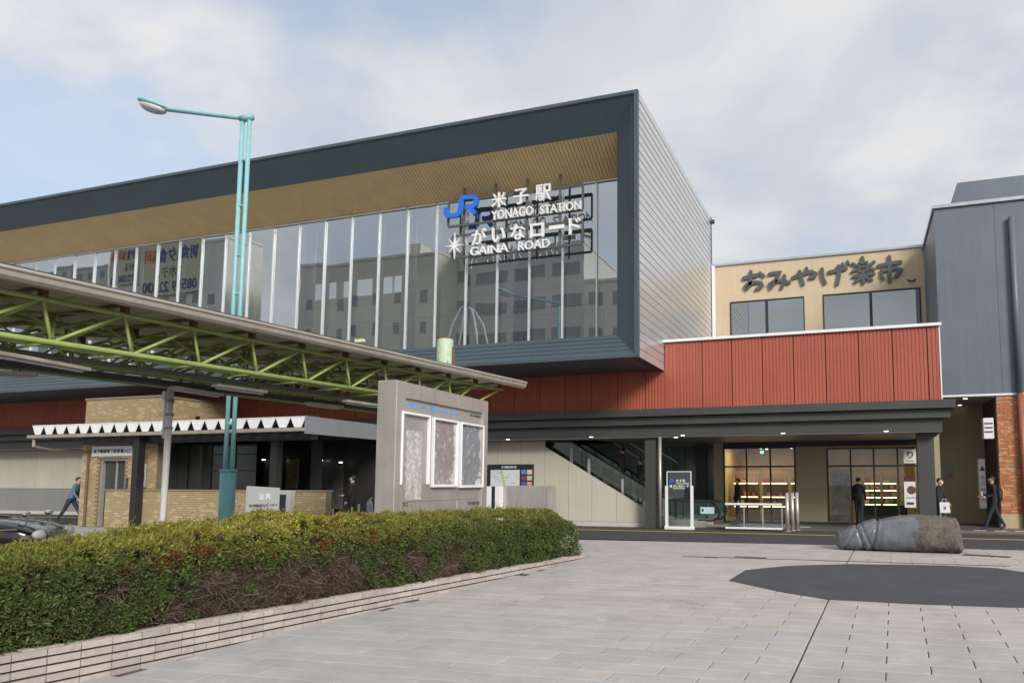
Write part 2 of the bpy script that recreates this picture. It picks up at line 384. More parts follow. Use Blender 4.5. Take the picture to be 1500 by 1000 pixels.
for i, (nv, z, o, w_, kd, c) in enumerate(cand):
    sl_ = .0305 if c.y < 14.5 else 0.
    if random.random() < .03: kd = 'g' if kd == 'p' else 'p'
    key = (round(w_, 2), kd, sl_)
    if key not in MS: MS[key] = slab_mesh('paving_slab', M_slabp if kd == 'p' else M_slabg, w_, SD, sl_)
    loc = Vector((o.x, o.y, ground(o.y)+random.uniform(-.0015, .0015)))
    if i < 300: ob = obj('paving_slab', MS[key], pav, loc=loc)
    else:
        me = MS[key]; rest[kd].add([v.co+loc for v in me.vertices], [tuple(p.vertices) for p in me.polygons])
for kd in rest:
    if rest[kd].f: tag(rest[kd].build('far_paving_slabs', M_slabp if kd == 'p' else M_slabg, pav), kind='stuff')
# asphalt patch let into the paving, drain channel and manhole strips
def clip_y(P, y0, keep_low):
    out = []
    for i in range(len(P)):
        a_, b_ = P[i-1], P[i]; ia = (a_.y <= y0) == keep_low; ib_ = (b_.y <= y0) == keep_low
        if ia != ib_: out.append(a_.lerp(b_, (y0-a_.y)/(b_.y-a_.y)))
        if ib_: out.append(b_)
    return out
mb = MB()
for low in (True, False):
    Q_ = [Vector((p.x, p.y, ground(p.y)+.007)) for p in clip_y(patch, 14.5, low)]; n = len(Q_)
    mb.add(Q_, [tuple(range(n))])
rim = [Vector((p.x, p.y, ground(p.y)+.007)) for p in patch]; n = len(rim)
mb.add(rim+[p-Vector((0, 0, .03)) for p in rim], [(i, (i+1) % n, n+(i+1) % n, n+i) for i in range(n)])
tag(mb.build('asphalt_patch', M_patch), kind='structure')
mb = MB(); a, b = og(1000, 814.5), og(1480, 829)
dch = obj('drain_channel', MB().beam(a+Vector((0, 0, .0)), b, .07, .014).mesh('drain_channel', mat('drain_iron', (.07, .062, .055), .7)), pav); dch.location = (0, 0, 0)
for p0, p1, wd in (((1033, 816), (1052, 816.4), .12), ((1076, 815), (1122, 817), .14), ((1412, 812), (1480, 816), .3)):
    o = obj('drain_cover', MB().beam(og(*p0), og(*p1), wd, .016).mesh('drain_cover', mat('drain_cover', (.06, .055, .05), .7)), pav); o.location = (0, 0, 0)

# ================================================================ PLANTER (brick pieces) + HEDGE
ptag = thing('planter', (PL1.x, PL1.y, 0), 'low pinkish brick planter wall with five dark-jointed courses under the hedge', 'planter')
ZT = .075; CH = .078
ydir = (PL1-PL0).normalized(); nrm = Vector((ydir.y, -ydir.x, 0))        # towards the plaza
back_x = 2.1
mb = MB()
NP = 28
fr = [Vector((planter_x(PL0.y+(PL1.y-PL0.y)*i/NP), PL0.y+(PL1.y-PL0.y)*i/NP, 0)) for i in range(NP+1)]
for i in range(NP):
    a, b = fr[i]-nrm*.016, fr[i+1]-nrm*.016
    mb.prism([(a.x, a.y, -.6), (b.x, b.y, -.6), (b.x-.12, b.y+.0, -.6), (a.x-.12, a.y, -.6)], (0, 0, .6+ZT-.012))
mb.box((PL1.x-back_x, PL1.y-.13, -.3), (PL1.x-.03, PL1.y-.016, ZT-.012))
mb.build('wall_core', M_pjoint, ptag)
mb = MB()
for i in range(NP):
    a, b = fr[i], fr[i+1]; mb.quad((a.x-.12, a.y, .05), (b.x-.12, b.y, .05), (b.x-back_x, b.y, .05), (a.x-back_x, a.y, .05))
mb.build('soil', M_soil, ptag)
BL = .27; bm_full = MB().box((0, -.0, 0), (.05, BL-.005, CH-.019)).mesh('brick', M_pbrick); bm_half = MB().box((0, 0, 0), (.05, BL*.5-.005, CH-.019)).mesh('brick', M_pbrick)
for c in range(6):
    z = ZT-(c+1)*CH+.008
    y = 2.6+(.0 if c % 2 else BL*.5)
    while y < PL1.y-.05:
        half = random.random() < .18; ln = BL*.5 if half else BL
        if y+ln > PL1.y: break
        if z+CH > ground(y):
            p = Vector((planter_x(y), y, z)); q = Vector((planter_x(y+ln), y+ln, z)); an = math.atan2(-(q.x-p.x), q.y-p.y)
            o = obj('brick', bm_half if half else bm_full, ptag, loc=p-Vector(ptag.location)-Vector((.05-random.uniform(0, .006), 0, 0)))
            o.rotation_euler = (random.uniform(-.004, .004), random.uniform(-.02, .02), an)
        y += ln
for c in range(2):
    for k in range(7):
        o = obj('brick', bm_full, ptag, loc=Vector((-.02-k*BL-(c % 2)*BL*.5, -.05, ZT-(c+1)*CH+.008)), rot=(0, 0, R_(90)))
# ragged mortar capping on top of the wall
mb = MB(); y = 2.6
while y < PL1.y-.1:
    ln = random.uniform(.08, .3); z = random.uniform(.006, .022); x = planter_x(y)
    mb.prism([(x-.015-random.uniform(0, .03), y, ZT-.014), (planter_x(y+ln)-.015-random.uniform(0, .03), y+ln, ZT-.014), (planter_x(y+ln)-.13, y+ln, ZT-.014), (x-.13, y, ZT-.014)], (0, 0, z)); y += ln+random.uniform(0, .05)
mb.build('mortar_capping', mat('mortar_cap', (.40, .36, .32), .9, var=.2, vscale=15), ptag)

# hedge -----------------------------------------------------------
hedge = thing('hedge', (-6.6, 9, .06), 'long clipped green juniper hedge with brown dead patches above the brick planter', 'hedge')
HY0, HY1 = 1.6, 14.28; HW = 1.55
def vnoise3(P, seed, sc):
    P = P*sc; i = np.floor(P).astype(int); f = P-i; f = f*f*(3-2*f); out = np.zeros(len(P))
    def h(a): 
        n = (a[:, 0]*374761393+a[:, 1]*668265263+a[:, 2]*2147483647+seed*974711) & 0x7fffffff
        n = ((n ^ (n >> 13))*1274126177) & 0x7fffffff
        return ((n ^ (n >> 16)) & 0xffff)/65535.
    for dx in (0, 1):
        for dy in (0, 1):
            for dz in (0, 1):
                wgt = (f[:, 0] if dx else 1-f[:, 0])*(f[:, 1] if dy else 1-f[:, 1])*(f[:, 2] if dz else 1-f[:, 2])
                out += wgt*h(i+np.array([dx, dy, dz]))
    return out
def fbm(P, seed, sc): return (vnoise3(P, seed, sc)*.55+vnoise3(P, seed+5, sc*2.1)*.3+vnoise3(P, seed+9, sc*4.3)*.15)
def hedge_h(y): return np.interp(y, [1.6, 4.4, 5.3, 6.2, 8, 9.5, 10.9, 13.4, 14.3], [.76, .80, .85, .97, 1.01, .93, .93, .93, .72])
def hedge_pt(y, s):
    """s in 0..1 runs from the foot of the front face over the top to the foot of the back face"""
    h = hedge_h(y)-.06; x0 = np.array([planter_x(v) for v in y])-.10
    endt = np.clip((HY1-y)/.9, 0, 1); endt = np.sqrt(1-(1-endt)**2); wd = HW*(.45+.55*endt)
    r = .26
    Lf, Lt = h-r, wd-2*r; arc = math.pi/2*r; tot = 2*Lf+Lt+2*arc; d = s*tot
    px = np.zeros_like(y); pz = np.zeros_like(y); nx = np.zeros_like(y); nz = np.zeros_like(y)
    m1 = d < Lf; px[m1] = .10*(1-d[m1]/Lf[m1])*0; pz[m1] = d[m1]; nx[m1] = 1
    m2 = (~m1) & (d < Lf+arc); a = (d-Lf)/r; px[m2] = -r+r*np.cos(a[m2]); pz[m2] = Lf[m2]+r*np.sin(a[m2]); nx[m2] = np.cos(a[m2]); nz[m2] = np.sin(a[m2])
    m3 = (~m1) & (~m2) & (d < Lf+arc+Lt); e = d-Lf-arc; px[m3] = -r-e[m3]; pz[m3] = h[m3]; nz[m3] = 1
    m4 = (~m1) & (~m2) & (~m3) & (d < Lf+2*arc+Lt); a = (d-Lf-arc-Lt)/r; px[m4] = -wd[m4]+r-r*np.sin(a[m4]); pz[m4] = Lf[m4]+r*np.cos(a[m4]); nx[m4] = -np.sin(a[m4]); nz[m4] = np.cos(a[m4])
    m5 = (~m1) & (~m2) & (~m3) & (~m4); e = d-Lf-2*arc-Lt; px[m5] = -wd[m5]; pz[m5] = Lf[m5]-e[m5]; nx[m5] = -1
    P = np.stack([x0+px, y, pz+.07], 1); Nn = np.stack([nx, np.zeros_like(nx), nz], 1)
    return P, Nn
# dark twiggy core
gy, gs = np.meshgrid(np.linspace(HY0, HY1-.12, 120), np.linspace(0, 1, 34), indexing='ij')
P, Nn = hedge_pt(gy.ravel(), gs.ravel()); nz_ = fbm(P, 3, 2.6)
P = P-Nn*(.09+.10*nz_[:, None])
mb = MB(); mb.add(P.tolist(), [(i*34+j, (i+1)*34+j, (i+1)*34+j+1, i*34+j+1) for i in range(119) for j in range(33)]+[tuple(119*34+j for j in range(34))])
mb.build('branch_core', mat('hedge_core', (.028, .022, .014), .95, var=.4, vscale=14, bump=.8, bscale=40), hedge)
NC = 12500
u = rng.random(NC); yy = HY0+(HY1-HY0)*u**1.25
ss = rng.random(NC)*.62
P, Nn = hedge_pt(yy, ss)
# rounded far end
ne = 1100; ye = HY1-.25+rng.random(ne)*.27; P2, N2 = hedge_pt(ye, rng.random(ne)*.9); N2[:, 1] = .9; N2 /= np.linalg.norm(N2, axis=1)[:, None]
ins = rng.random(ne); cxx = np.array([planter_x(v) for v in ye])-.1-.45; P2[:, 0] = cxx+(P2[:, 0]-cxx)*np.sqrt(ins); zz = .1; P2[:, 2] = zz+(P2[:, 2]-zz)*ins**.3
P = np.vstack([P, P2]); Nn = np.vstack([Nn, N2])
lump = fbm(P, 11, 1.9)-.5; lump2 = fbm(P, 23, 5.)-.5
P = P+Nn*(lump*.26+lump2*.20-.01)[:, None]
# dead patches: irregular, on the front face of the middle stretch
hz = (P[:, 2]-.07)/.95; front = np.clip(1.45-hz*1.1, 0, 1)
dead = fbm(P, 41, 2.1)*.6+fbm(P, 47, 6.)*.4
mid = np.interp(P[:, 1], [1, 4.9, 5.6, 6.6, 7.6, 8.3, 9.1, 9.9, 10.3, 10.8, 11.3, 14], [-.12, -.10, .02, .22, .24, .10, -.02, .06, .12, .02, -.08, -.12])
deadm = (dead+mid)*np.clip(front, 0, 1) > .595
rngc = rng.random(len(P))
K = 22
def sprays(P, Nn, K, ln, wd, spread, colf, jitter):
    """tufts: every tuft is a small burst of leaves round its own centre"""
    n = len(P); idx = np.repeat(np.arange(n), K)
    D = Nn[idx]*.55+rng.normal(0, spread, (n*K, 3))+np.array([0, 0, .22]); D /= np.linalg.norm(D, axis=1)[:, None]
    rad = (jitter*(.35+.75*rng.random(n)))[idx][:, None]
    B = P[idx]+D*rad*(.3+.9*rng.random((n*K, 1)))
    D = D+rng.normal(0, .45, (n*K, 3)); D /= np.linalg.norm(D, axis=1)[:, None]
    T = np.cross(D, rng.normal(0, 1, (n*K, 3))); T /= np.linalg.norm(T, axis=1)[:, None]
    big = (.65+.8*rng.random(n))[idx]; l_ = (ln*big*(.45+1.1*rng.random(n*K)))[:, None]; w_ = (wd*big*(.55+.9*rng.random(n*K)))[:, None]
    q = np.stack([B, B+D*l_*.5+T*w_, B+D*l_, B+D*l_*.5-T*w_], 1)
    return q.reshape(-1, 3), colf[idx]*(1+rng.normal(0, .17, (n*K, 1))), idx
def leaf_mesh(name, V, C, mt, parent):
    nq = len(V)//4; me = bpy.data.meshes.new(name); me.vertices.add(len(V)); me.vertices.foreach_set('co', V.ravel().astype(np.float32))
    me.loops.add(len(V)); me.loops.foreach_set('vertex_index', np.arange(len(V), dtype=np.int32)); me.polygons.add(nq)
    me.polygons.foreach_set('loop_start', np.arange(0, len(V), 4, dtype=np.int32)); me.update()
    ca = me.color_attributes.new('tint', 'FLOAT_COLOR', 'POINT'); c4 = np.ones((len(V), 4), np.float32); c4[:, :3] = np.clip(np.repeat(C, 4, axis=0), 0, 1); ca.data.foreach_set('color', c4.ravel())
    me.materials.append(mt); me.validate(); return obj(name, me, parent)
tuft = rng.random((len(P), 1))
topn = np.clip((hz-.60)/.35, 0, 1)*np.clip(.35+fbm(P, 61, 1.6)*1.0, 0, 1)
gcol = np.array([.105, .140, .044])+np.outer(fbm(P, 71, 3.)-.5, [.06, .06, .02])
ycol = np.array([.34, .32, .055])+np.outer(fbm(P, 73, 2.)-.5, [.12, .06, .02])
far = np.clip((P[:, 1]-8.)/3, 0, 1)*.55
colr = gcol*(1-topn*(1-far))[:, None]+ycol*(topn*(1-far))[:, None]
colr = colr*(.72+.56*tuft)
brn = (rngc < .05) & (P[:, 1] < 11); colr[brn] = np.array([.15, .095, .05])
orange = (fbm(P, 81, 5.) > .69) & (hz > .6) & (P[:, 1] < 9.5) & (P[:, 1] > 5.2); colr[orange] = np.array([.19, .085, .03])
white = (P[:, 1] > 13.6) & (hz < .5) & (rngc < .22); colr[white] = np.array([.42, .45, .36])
M_leaf = mat('hedge_leaf', attr='tint', rough=.6, var=0, trans=.3, spec=.3)
live = ~deadm
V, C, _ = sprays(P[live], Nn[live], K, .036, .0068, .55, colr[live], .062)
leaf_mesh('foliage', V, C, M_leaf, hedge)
# dead wood: thin grey-brown twigs
dcol = np.array([.125, .090, .065])+np.outer(rng.random(len(P))-.5, [.11, .08, .06])
ora = (hz > .55) & (rngc < .22); dcol[ora] = np.array([.26, .09, .035])
V, C, _ = sprays(P[deadm]-Nn[deadm]*(.02+.14*(fbm(P[deadm], 91, 7.)[:, None]-.2)), Nn[deadm], 17, .10, .0022, .9, dcol[deadm], .05)
leaf_mesh('dead_twigs', V, C, mat('dead_twig', attr='tint', rough=.9, var=0, spec=.1), hedge)
# bare pale branches curling out of the dead patches
bidx = rng.choice(np.where(deadm)[0], 70); mb = MB()
for bi in bidx:
    b = Vector(P[bi])-Vector(Nn[bi])*.06; d = Vector((random.uniform(-.2, .9), random.uniform(-1, 1), random.uniform(-.3, .8))).normalized(); ln = random.uniform(.1, .32); bend = Vector(rng.normal(0, .5, 3)); pts = [b]
    for k in range(4): pts.append(pts[-1]+d*ln/4); d = (d+bend*.35).normalized()
    mb.tube(pts, [.0042, .0036, .003, .0022, .0012], 4, cap=False)
tag(mb.build('bare_branches', mat('bare_branch', (.26, .20, .14), .85, var=.35, vscale=20), hedge), kind='stuff')
# live shoots standing above the top
sel = np.where((hz > .84) & (rngc < .11))[0]; B = P[sel]
Q = []; QC = []
for b in B:
    hgt = random.uniform(.05, .13)+.14*random.random()**4; lean = Vector((random.uniform(-.3, .3), random.uniform(-.3, .3), 1)).normalized(); b = Vector(b)
    for k in range(9):
        p = b+lean*hgt*k/9; d = (lean+Vector(rng.normal(0, .6, 3))).normalized(); t = d.orthogonal().normalized(); l_ = .035
        Q += [p, p+d*l_*.5+t*.006, p+d*l_, p+d*l_*.5-t*.006]; QC.append((.20, .21, .03) if random.random() < .7 else (.26, .12, .03))
leaf_mesh('shoots', np.array([tuple(q) for q in Q]), np.array(QC), M_leaf, hedge)

# ================================================================ STATION BUILDING
YB, YI, YG, YR, YBK = 21.35, 22.0, 23.6, 24.5, 33.33
XR, XI, XL = -6.37, -7.28, -60.
ZB, ZTOP, ZI, ZS, ZG = 5.40, 14.0, 13.01, 6.27, 12.15
def soffit_z(y): return ZI-(ZI-ZG)*(y-YI)/(YG-YI)
def osf(px_, py_):
    p = oz(px_, py_, ZI)
    for _ in range(20): p = oz(px_, py_, soffit_z(min(p.y, YG)))
    return p
st = thing('station_building', (XR, YR, 0), 'large station with dark framed glass upper box above red ribbed siding', 'building')
# upper box: roof, lip, flared frame in mitred strips
bx('roof_slab', (XL, YB+.02, ZTOP-.13), (XR-.02, YBK, ZTOP-.006), M_dark, st)
mb = MB()
mb.box((XL, YB, ZTOP-.11), (XR, YB+.14, ZTOP)); mb.box((XR-.13, YB+.002, ZB+.10), (XR-.002, YB+.14, ZTOP-.112)); mb.box((XL, YB+.001, ZB), (XR-.001, YB+.14, ZB+.098))
mb.build('frame_lip', M_dark, st)
outer = dict(l=XL, r=XR-.13, b=ZB+.10, t=ZTOP-.11); inner = dict(l=XL, r=XI, b=ZS, t=ZI)
def fr_pt(side, k, end):          # k 0 outer .. 1 inner ; end 0/1 along the side
    lx = outer['l']; rx = outer['r']+(inner['r']-outer['r'])*k; bz = outer['b']+(inner['b']-outer['b'])*k; tz = outer['t']+(inner['t']-outer['t'])*k
    y = YB+.03+(YI-YB-.03)*k
    return {'t': [(lx, y, tz), (rx, y, tz)], 'b': [(lx, y, bz), (rx, y, bz)], 'r': [(rx, y, bz), (rx, y, tz)]}[side][end]
for side, cnt in (('t', 1), ('r', 1), ('b', 5)):
    for i in range(cnt):
        g_ = .012; k0, k1 = i/cnt+(g_ if i else 0), (i+1)/cnt-g_
        mb = MB(); P4 = [Vector(fr_pt(side, k0, 0)), Vector(fr_pt(side, k0, 1)), Vector(fr_pt(side, k1, 1)), Vector(fr_pt(side, k1, 0))]
        mb.prism(P4, (0, .02, 0)); mb.build('frame_board', M_dark, st)
    mb = MB(); mb.quad(*[Vector(fr_pt(side, k, e))+Vector((0, .024, 0)) for k, e in ((0, 0), (0, 1), (1, 1), (1, 0))]); mb.build('frame_backing', M_gap, st)
# side wall: one lapped board after another
NB = 31; bh = (ZTOP-.02-ZB)/NB
me = MB().prism([(0, 0, .012), (.024, 0, .012), (.010, 0, bh+.004), (0, 0, bh+.004)], (0, YBK-YB-.15, 0)).mesh('siding_board', M_silver)
bx('side_wall', (XR-.30, YB+.142, ZB+.004), (XR-.026, YBK, ZTOP-.135), M_gap, st)
for i in range(NB): obj('siding_board', me, st, loc=Vector((XR-.026, YB+.142, ZB+i*bh))-Vector(st.location))
bx('corner_trim', (XR-.05, YBK, ZB), (XR+.03, YBK+.06, ZTOP+.01), M_slate, st); bx('security_camera', (XR+.03, YBK-.1, 13.7), (XR+.16, YBK+.1, 13.85), M_charc, st)
# underside
bx('box_underside', (XL, YB+.142, ZB+.02), (XR-.30, YR+.3, ZB+.14), M_dark, st)
# timber soffit: boards of 150 mm joined in one piece
mb = MB(); x = XI-.02
while x > -52:
    mb.prism([(x-.118, YI+.002, ZI+.004), (x, YI+.002, ZI+.004), (x, YG+.1, soffit_z(YG+.1)+.004), (x-.118, YG+.1, soffit_z(YG+.1)+.004)], (0, 0, .026)); x -= .135
tag(mb.build('soffit_boards', M_wood, st), kind='stuff')
MB().prism([(XL, YI+.03, ZI+.032), (XI, YI+.03, ZI+.032), (XI, YG+.12, soffit_z(YG+.12)+.032), (XL, YG+.12, soffit_z(YG+.12)+.032)], (0, 0, .03)).build('soffit_backing', M_woodg, st)
# little sprinkler / lamp points in the soffit
for px_, py_ in ((250+45, 360), (340, 345), (449, 311), (546, 298), (657, 282)):
    p = osf(px_, py_); MB().tube([(p.x, p.y, p.z+.02), (p.x, p.y, p.z-.07)], .03, 8).build('sprinkler', M_charc, st)
# ledge between lip and glass, interior floor, ceiling, back wall with ribbon windows
bx('ledge', (XL, YI, ZS-.62), (XI+.4, YG+.1, ZS-.5), M_greyp, st)
bx('upper_floor', (XL, YG+.1, ZS-.6), (XR-.32, YBK-.3, ZS-.45), mat('upper_floor', (.22, .2, .17), .5), st)
bx('ceiling', (XL, YG+.3, ZI+.05), (XR-.32, YBK-.3, ZI+.2), mat('ceiling_paint', (.42, .40, .36), .8), st)
M_int = mat('interior_wall', (.46, .43, .35), .7, var=.08)
p0, p1 = oy(446, 437, 33.0), oy(602, 402, 33.0)
wz0, wz1 = 11.75, 12.75
mb = MB(); mb.box((XL, YBK-.3, ZS-.6), (XR-.32, YBK-.06, wz0)); mb.box((XL, YBK-.3, wz1), (XR-.32, YBK-.06, ZI+.2))
mb.box((XL, YBK-.3, wz0), (p0.x, YBK-.06, wz1)); mb.box((p1.x, YBK-.3, wz0), (XR-.32, YBK-.06, wz1))
for xx in (p0.x+2.3, p0.x+4.7): mb.box((xx-.15, YBK-.3, wz0), (xx+.15, YBK-.06, wz1))
mb.build('interior_wall', M_int, st)
for xx in (p0.x+1.1, p0.x+3.4, p0.x+5.8): bx('window_bar', (xx-.04, YBK-.2, wz0), (xx+.04, YBK-.12, wz1), M_mull, st)
for k in range(9):
    cx_ = -12.4-5.19*k; MB().tube([(cx_, 25.6, ZS-.45), (cx_, 25.6, ZI+.06)], .30, 14).build('interior_column', M_fin, st, smooth=True)
# horizontal joints in the interior wall
mb = MB()
for z in (7.3, 8.6, 9.9, 11.2): mb.box((XL, YBK-.32, z), (XR-.4, YBK-.298, z+.03))
mb.build('wall_reveal', M_greyp, st)
# lit lamp of the upper hall, then an added fill light
p = oy(497, 497, 27.); q_ = oy(531, 500, 27.); bx('hall_lamp', (p.x, 27., p.z-.14), (q_.x, 27.2, p.z-.04), mat('hall_strip', (1., .78, .42), .5, emit=1.1, var=0), st)
hl = bpy.data.lights.new('hall_fill_light', 'AREA'); hl.shape = 'RECTANGLE'; hl.size = 44; hl.size_y = 4; hl.energy = 330; hl.color = (1, .97, .92)  # unseen area light, added to brighten the hall behind the glass
ho = bpy.data.objects.new('hall_fill_light', hl); COL.objects.link(ho); ho.location = (-31, 29.0, ZI-.02)
# glass panes, mullions, fins
mx_ = [-8.545+1.2975*1-1.2975*k for k in range(0, 36)]
for i, x in enumerate(mx_):
    if i:
        bx('mullion', (x-.023, YG-.07, ZS-.5), (x+.023, YG+.0, ZG+.002), M_mull, st)
        bx('mullion_fin', (x-.03, YG+.02, ZS-.45), (x+.03, YG+.30, ZG+.003), M_fin, st)
    a = mx_[i+1] if i+1 < len(mx_) else x-1.2975
    tl = random.uniform(-.004, .004); tz = random.uniform(-.0025, .0025); W_ = x-.03-(a+.03)
    MB().quad((a+.03, YG-.01-tl*W_, ZS-.5), (x-.03, YG-.01+tl*W_, ZS-.5), (x-.03, YG-.01+tl*W_+tz*7, ZG), (a+.03, YG-.01-tl*W_+tz*7, ZG)).build('glass_pane', M_glass, st)
bx('head_rail', (XL, YG-.07, ZG-.05), (XR-.35, YG-.012, ZG+.001), M_mull, st)
bx('head_wall', (XL, YG+.13, ZG-.02), (XR-.35, YG+.2, ZI+.06), M_int, st)
# handrail behind the glass
HZ = oy(860, 445, 24.5).z; hr = MB(); hr.tube([(-40, 24.5, HZ), (-7.4, 24.5, HZ)], .022, 6); hr.tube([(-40, 24.5, HZ-.42), (-7.4, 24.5, HZ-.42)], .014, 6); hr.build('handrail', M_white, st)
for k in range(8):
    x = -8.6-3.6*k; bx('rail_post', (x-.02, 24.48, ZS-.45), (x+.02, 24.52, HZ), M_white, st)
# ---- red siding band, one ribbed panel each
def rib_panel(w, h):
    mb = MB(); n = 9 if w > .5 else 3; p = w/n; d = .016; ys_ = []
    prof = []
    for i in range(n): prof += [(i*p+.012, 0), (i*p+p*.62, 0), (i*p+p*.70, d), (i*p+p*.92, d)]
    prof = [(0.010, .05), (.0105, d)]+prof+[(w-.0105, d), (w-.010, .05)]
    vs = [(x, y, 0) for x, y in prof]+[(x, y, h) for x, y in prof]; k = len(prof)
    return mb.add(vs, [(i, i+1, k+i+1, k+i) for i in range(k-1)]).mesh('red_panel', M_red)
me_hi, me_lo = rib_panel(1.0, 2.32), rib_panel(1.0, 1.36)
bx('band_wall', (XL, YR+.04, 4.06), (2.38, YR+.35, 6.38), mat('red_joint', (.11, .035, .025), .8), st)
e_ = rib_panel(.36, 2.32)
x = 2.05; obj('red_panel', e_, st, loc=Vector((x, YR, 4.065))-Vector(st.location))
x -= 1.012
while x > -58:
    hi = x > XR-.35
    obj('red_panel', me_hi if hi else me_lo, st, loc=Vector((x, YR, 4.065))-Vector(st.location)); x -= 1.012
obj('red_panel', rib_panel(.42, 2.32), st, loc=Vector((XR+.012, YR-.004, 4.066))-Vector(st.location))
MB().prism([(2.384, YR-.02, 4.06), (2.42, YR-.02, 4.06), (2.42, YR-.02, 6.41), (2.384, YR-.02, 6.41)], (0, .4, 0)).build('end_trim', M_white, st)
bx('red_coping', (XR-.05, YR-.09, 6.40), (2.46, YR+.5, 6.49), M_white, st)
bx('low_roof', (XR+.05, YR+.35, 6.0), (2.4, 33.6, 6.2), M_charc, st)
# ---- stepped dark cornice and soffit
bx('cornice_step', (XL, 23.95, 3.80), (2.72, YR+.3, 4.05), M_charc, st)
bx('cornice_step', (XL, 24.12, 3.52), (2.58, YR+.3, 3.775), M_charc, st)
bx('cornice_step', (XL, 24.30, 3.13), (2.36, YR+.3, 3.505), M_charc, st)
bx('canopy_soffit', (XL, 24.32, 3.10), (2.34, 28.7, 3.128), mat('dark_soffit', (.20, .195, .185), .45), st)
bx('canopy_roof', (XL, YR+.3, 3.14), (2.36, 33, 3.9), M_charc, st)
for px_, py_ in ((866, 639.5), (990, 640), (1147, 634), (1298, 631), (744, 643), (1000, 637)):
    p = oz(px_, py_, 3.10); MB().tube([(p.x, p.y, 3.099), (p.x, p.y, 3.085)], .065, 14).build('downlight', M_lampw, st)
# ---- ground-floor wall of cream panels, cut along the escalator
YW = 25.0
dA, dB = oy(797, 653, YW), oy(945, 745, YW)
def diag_z(x): return dA.z+(dB.z-dA.z)*(x-dA.x)/(dB.x-dA.x)
xs = [-7.02]+[oy(px_, 700, YW).x for px_ in (903, 867, 833, 798)]; 
while xs[-1] > -58: xs.append(xs[-1]-.97)
for a, b in zip(xs[1:], xs[:-1]):
    g_ = .006; a2, b2 = a+g_, b-g_
    if a2 > dA.x-.01: poly = [(a2, YW, .17), (b2, YW, .17), (b2, YW, max(.2, diag_z(b2))), (a2, YW, diag_z(a2))]
    elif a < -30: 
        MB().prism([(a2, YW, .17), (b2, YW, .17), (b2, YW, 1.22), (a2, YW, 1.22)], (0, .05, 0)).build('grey_panel', M_greyp, st)
        poly = [(a2, YW, 1.24), (b2, YW, 1.24), (b2, YW, 3.09), (a2, YW, 3.09)]
    else: poly = [(a2, YW, .17), (b2, YW, .17), (b2, YW, 3.09), (a2, YW, 3.09)]
    MB().prism(poly, (0, .05, 0)).build('cream_panel', M_cream, st)
bx('plinth', (-58, YW-.03, 0), (-7.03, YW+.05, .16), mat('plinth_white', (.52, .51, .48), .7), st)
MB().prism([(-58, YW+.051, .0), (-7.03, YW+.051, .0), (-7.03, YW+.051, max(.2, diag_z(-7.03))-.02), (dA.x, YW+.051, dA.z-.02), (-58, YW+.051, 3.08)], (0, .12, 0)).build('wall_core', M_gap, st)
# pillars
for a, b, dn in ((945, 961.5, 24.45), (1346, 1371, 24.75)):
    pa, pb = oz(a, 773, 0), oz(b, 773, 0); xa = oy(a, 720, dn).x; xb = oy(b, 720, dn).x
    bx('pillar', (xa, dn, 0), (xb, dn+.42, 3.12), M_charc, st)
pp = oy(967, 720, 24.35); MB().tube([(pp.x, 24.35, .02), (pp.x, 24.35, 3.11)], .055, 12).build('downpipe', M_steel, st, smooth=True)
MB().prism([(2.12, 24.8, 2.9), (2.33, 24.8, 3.098), (2.12, 24.8, 3.098)], (0, .3, 0)).build('bracket', M_charc, st)
# ---- back wall of the porch (Y = 28.5) with shop windows and doors
YS = 28.5; BRXX = oy(1462, 650, 28.4).x+.06
sx = lambda px_: oy(px_, 710, YS).x
def sz(py_, px_=1110): return oy(px_, py_, YS).z
# walls
for a, b in ((1046, 1060), (1166, 1212), (1346, 1372)): bx('porch_wall', (sx(a), YS, .02), (sx(b), YS+.2, 3.1), M_tan, st)
bx('porch_wall', (sx(1372), 31.4, .0), (BRXX, 31.6, 4.75), M_tan, st)
bx('porch_wall', (sx(1372)-.05, YS+.02, .0), (sx(1372)+.15, 31.4, 4.75), M_tan, st)
bx('porch_wall', (-30, YS+.4, .02), (sx(1046)-.02, YS+.5, 3.1), mat('porch_dark', (.22, .26, .265), .4), st)
bx('porch_skirting', (sx(1166), YS-.012, .02), (sx(1212), YS-.001, .12), M_charc, st)
bx('window_head', (sx(1060), YS-.01, sz(655)), (sx(1346), YS+.1, 3.099), M_black, st)
# dark glazed partitions beside the escalator
for a, b in ((972, 1000), (1002, 1018), (1020, 1031), (1033, 1045)):
    mb = MB(); mb.quad((sx(a), YS+.3, .1), (sx(b), YS+.3, .1), (sx(b), YS+.3, 3.0), (sx(a), YS+.3, 3.0)); mb.build('porch_pane', mat('dark_teal_glass', (.06, .09, .095), .06), st)
bx('porch_column', (sx(1020), YS+.02, 0), (sx(1034), YS+.25, 3.1), M_black, st)
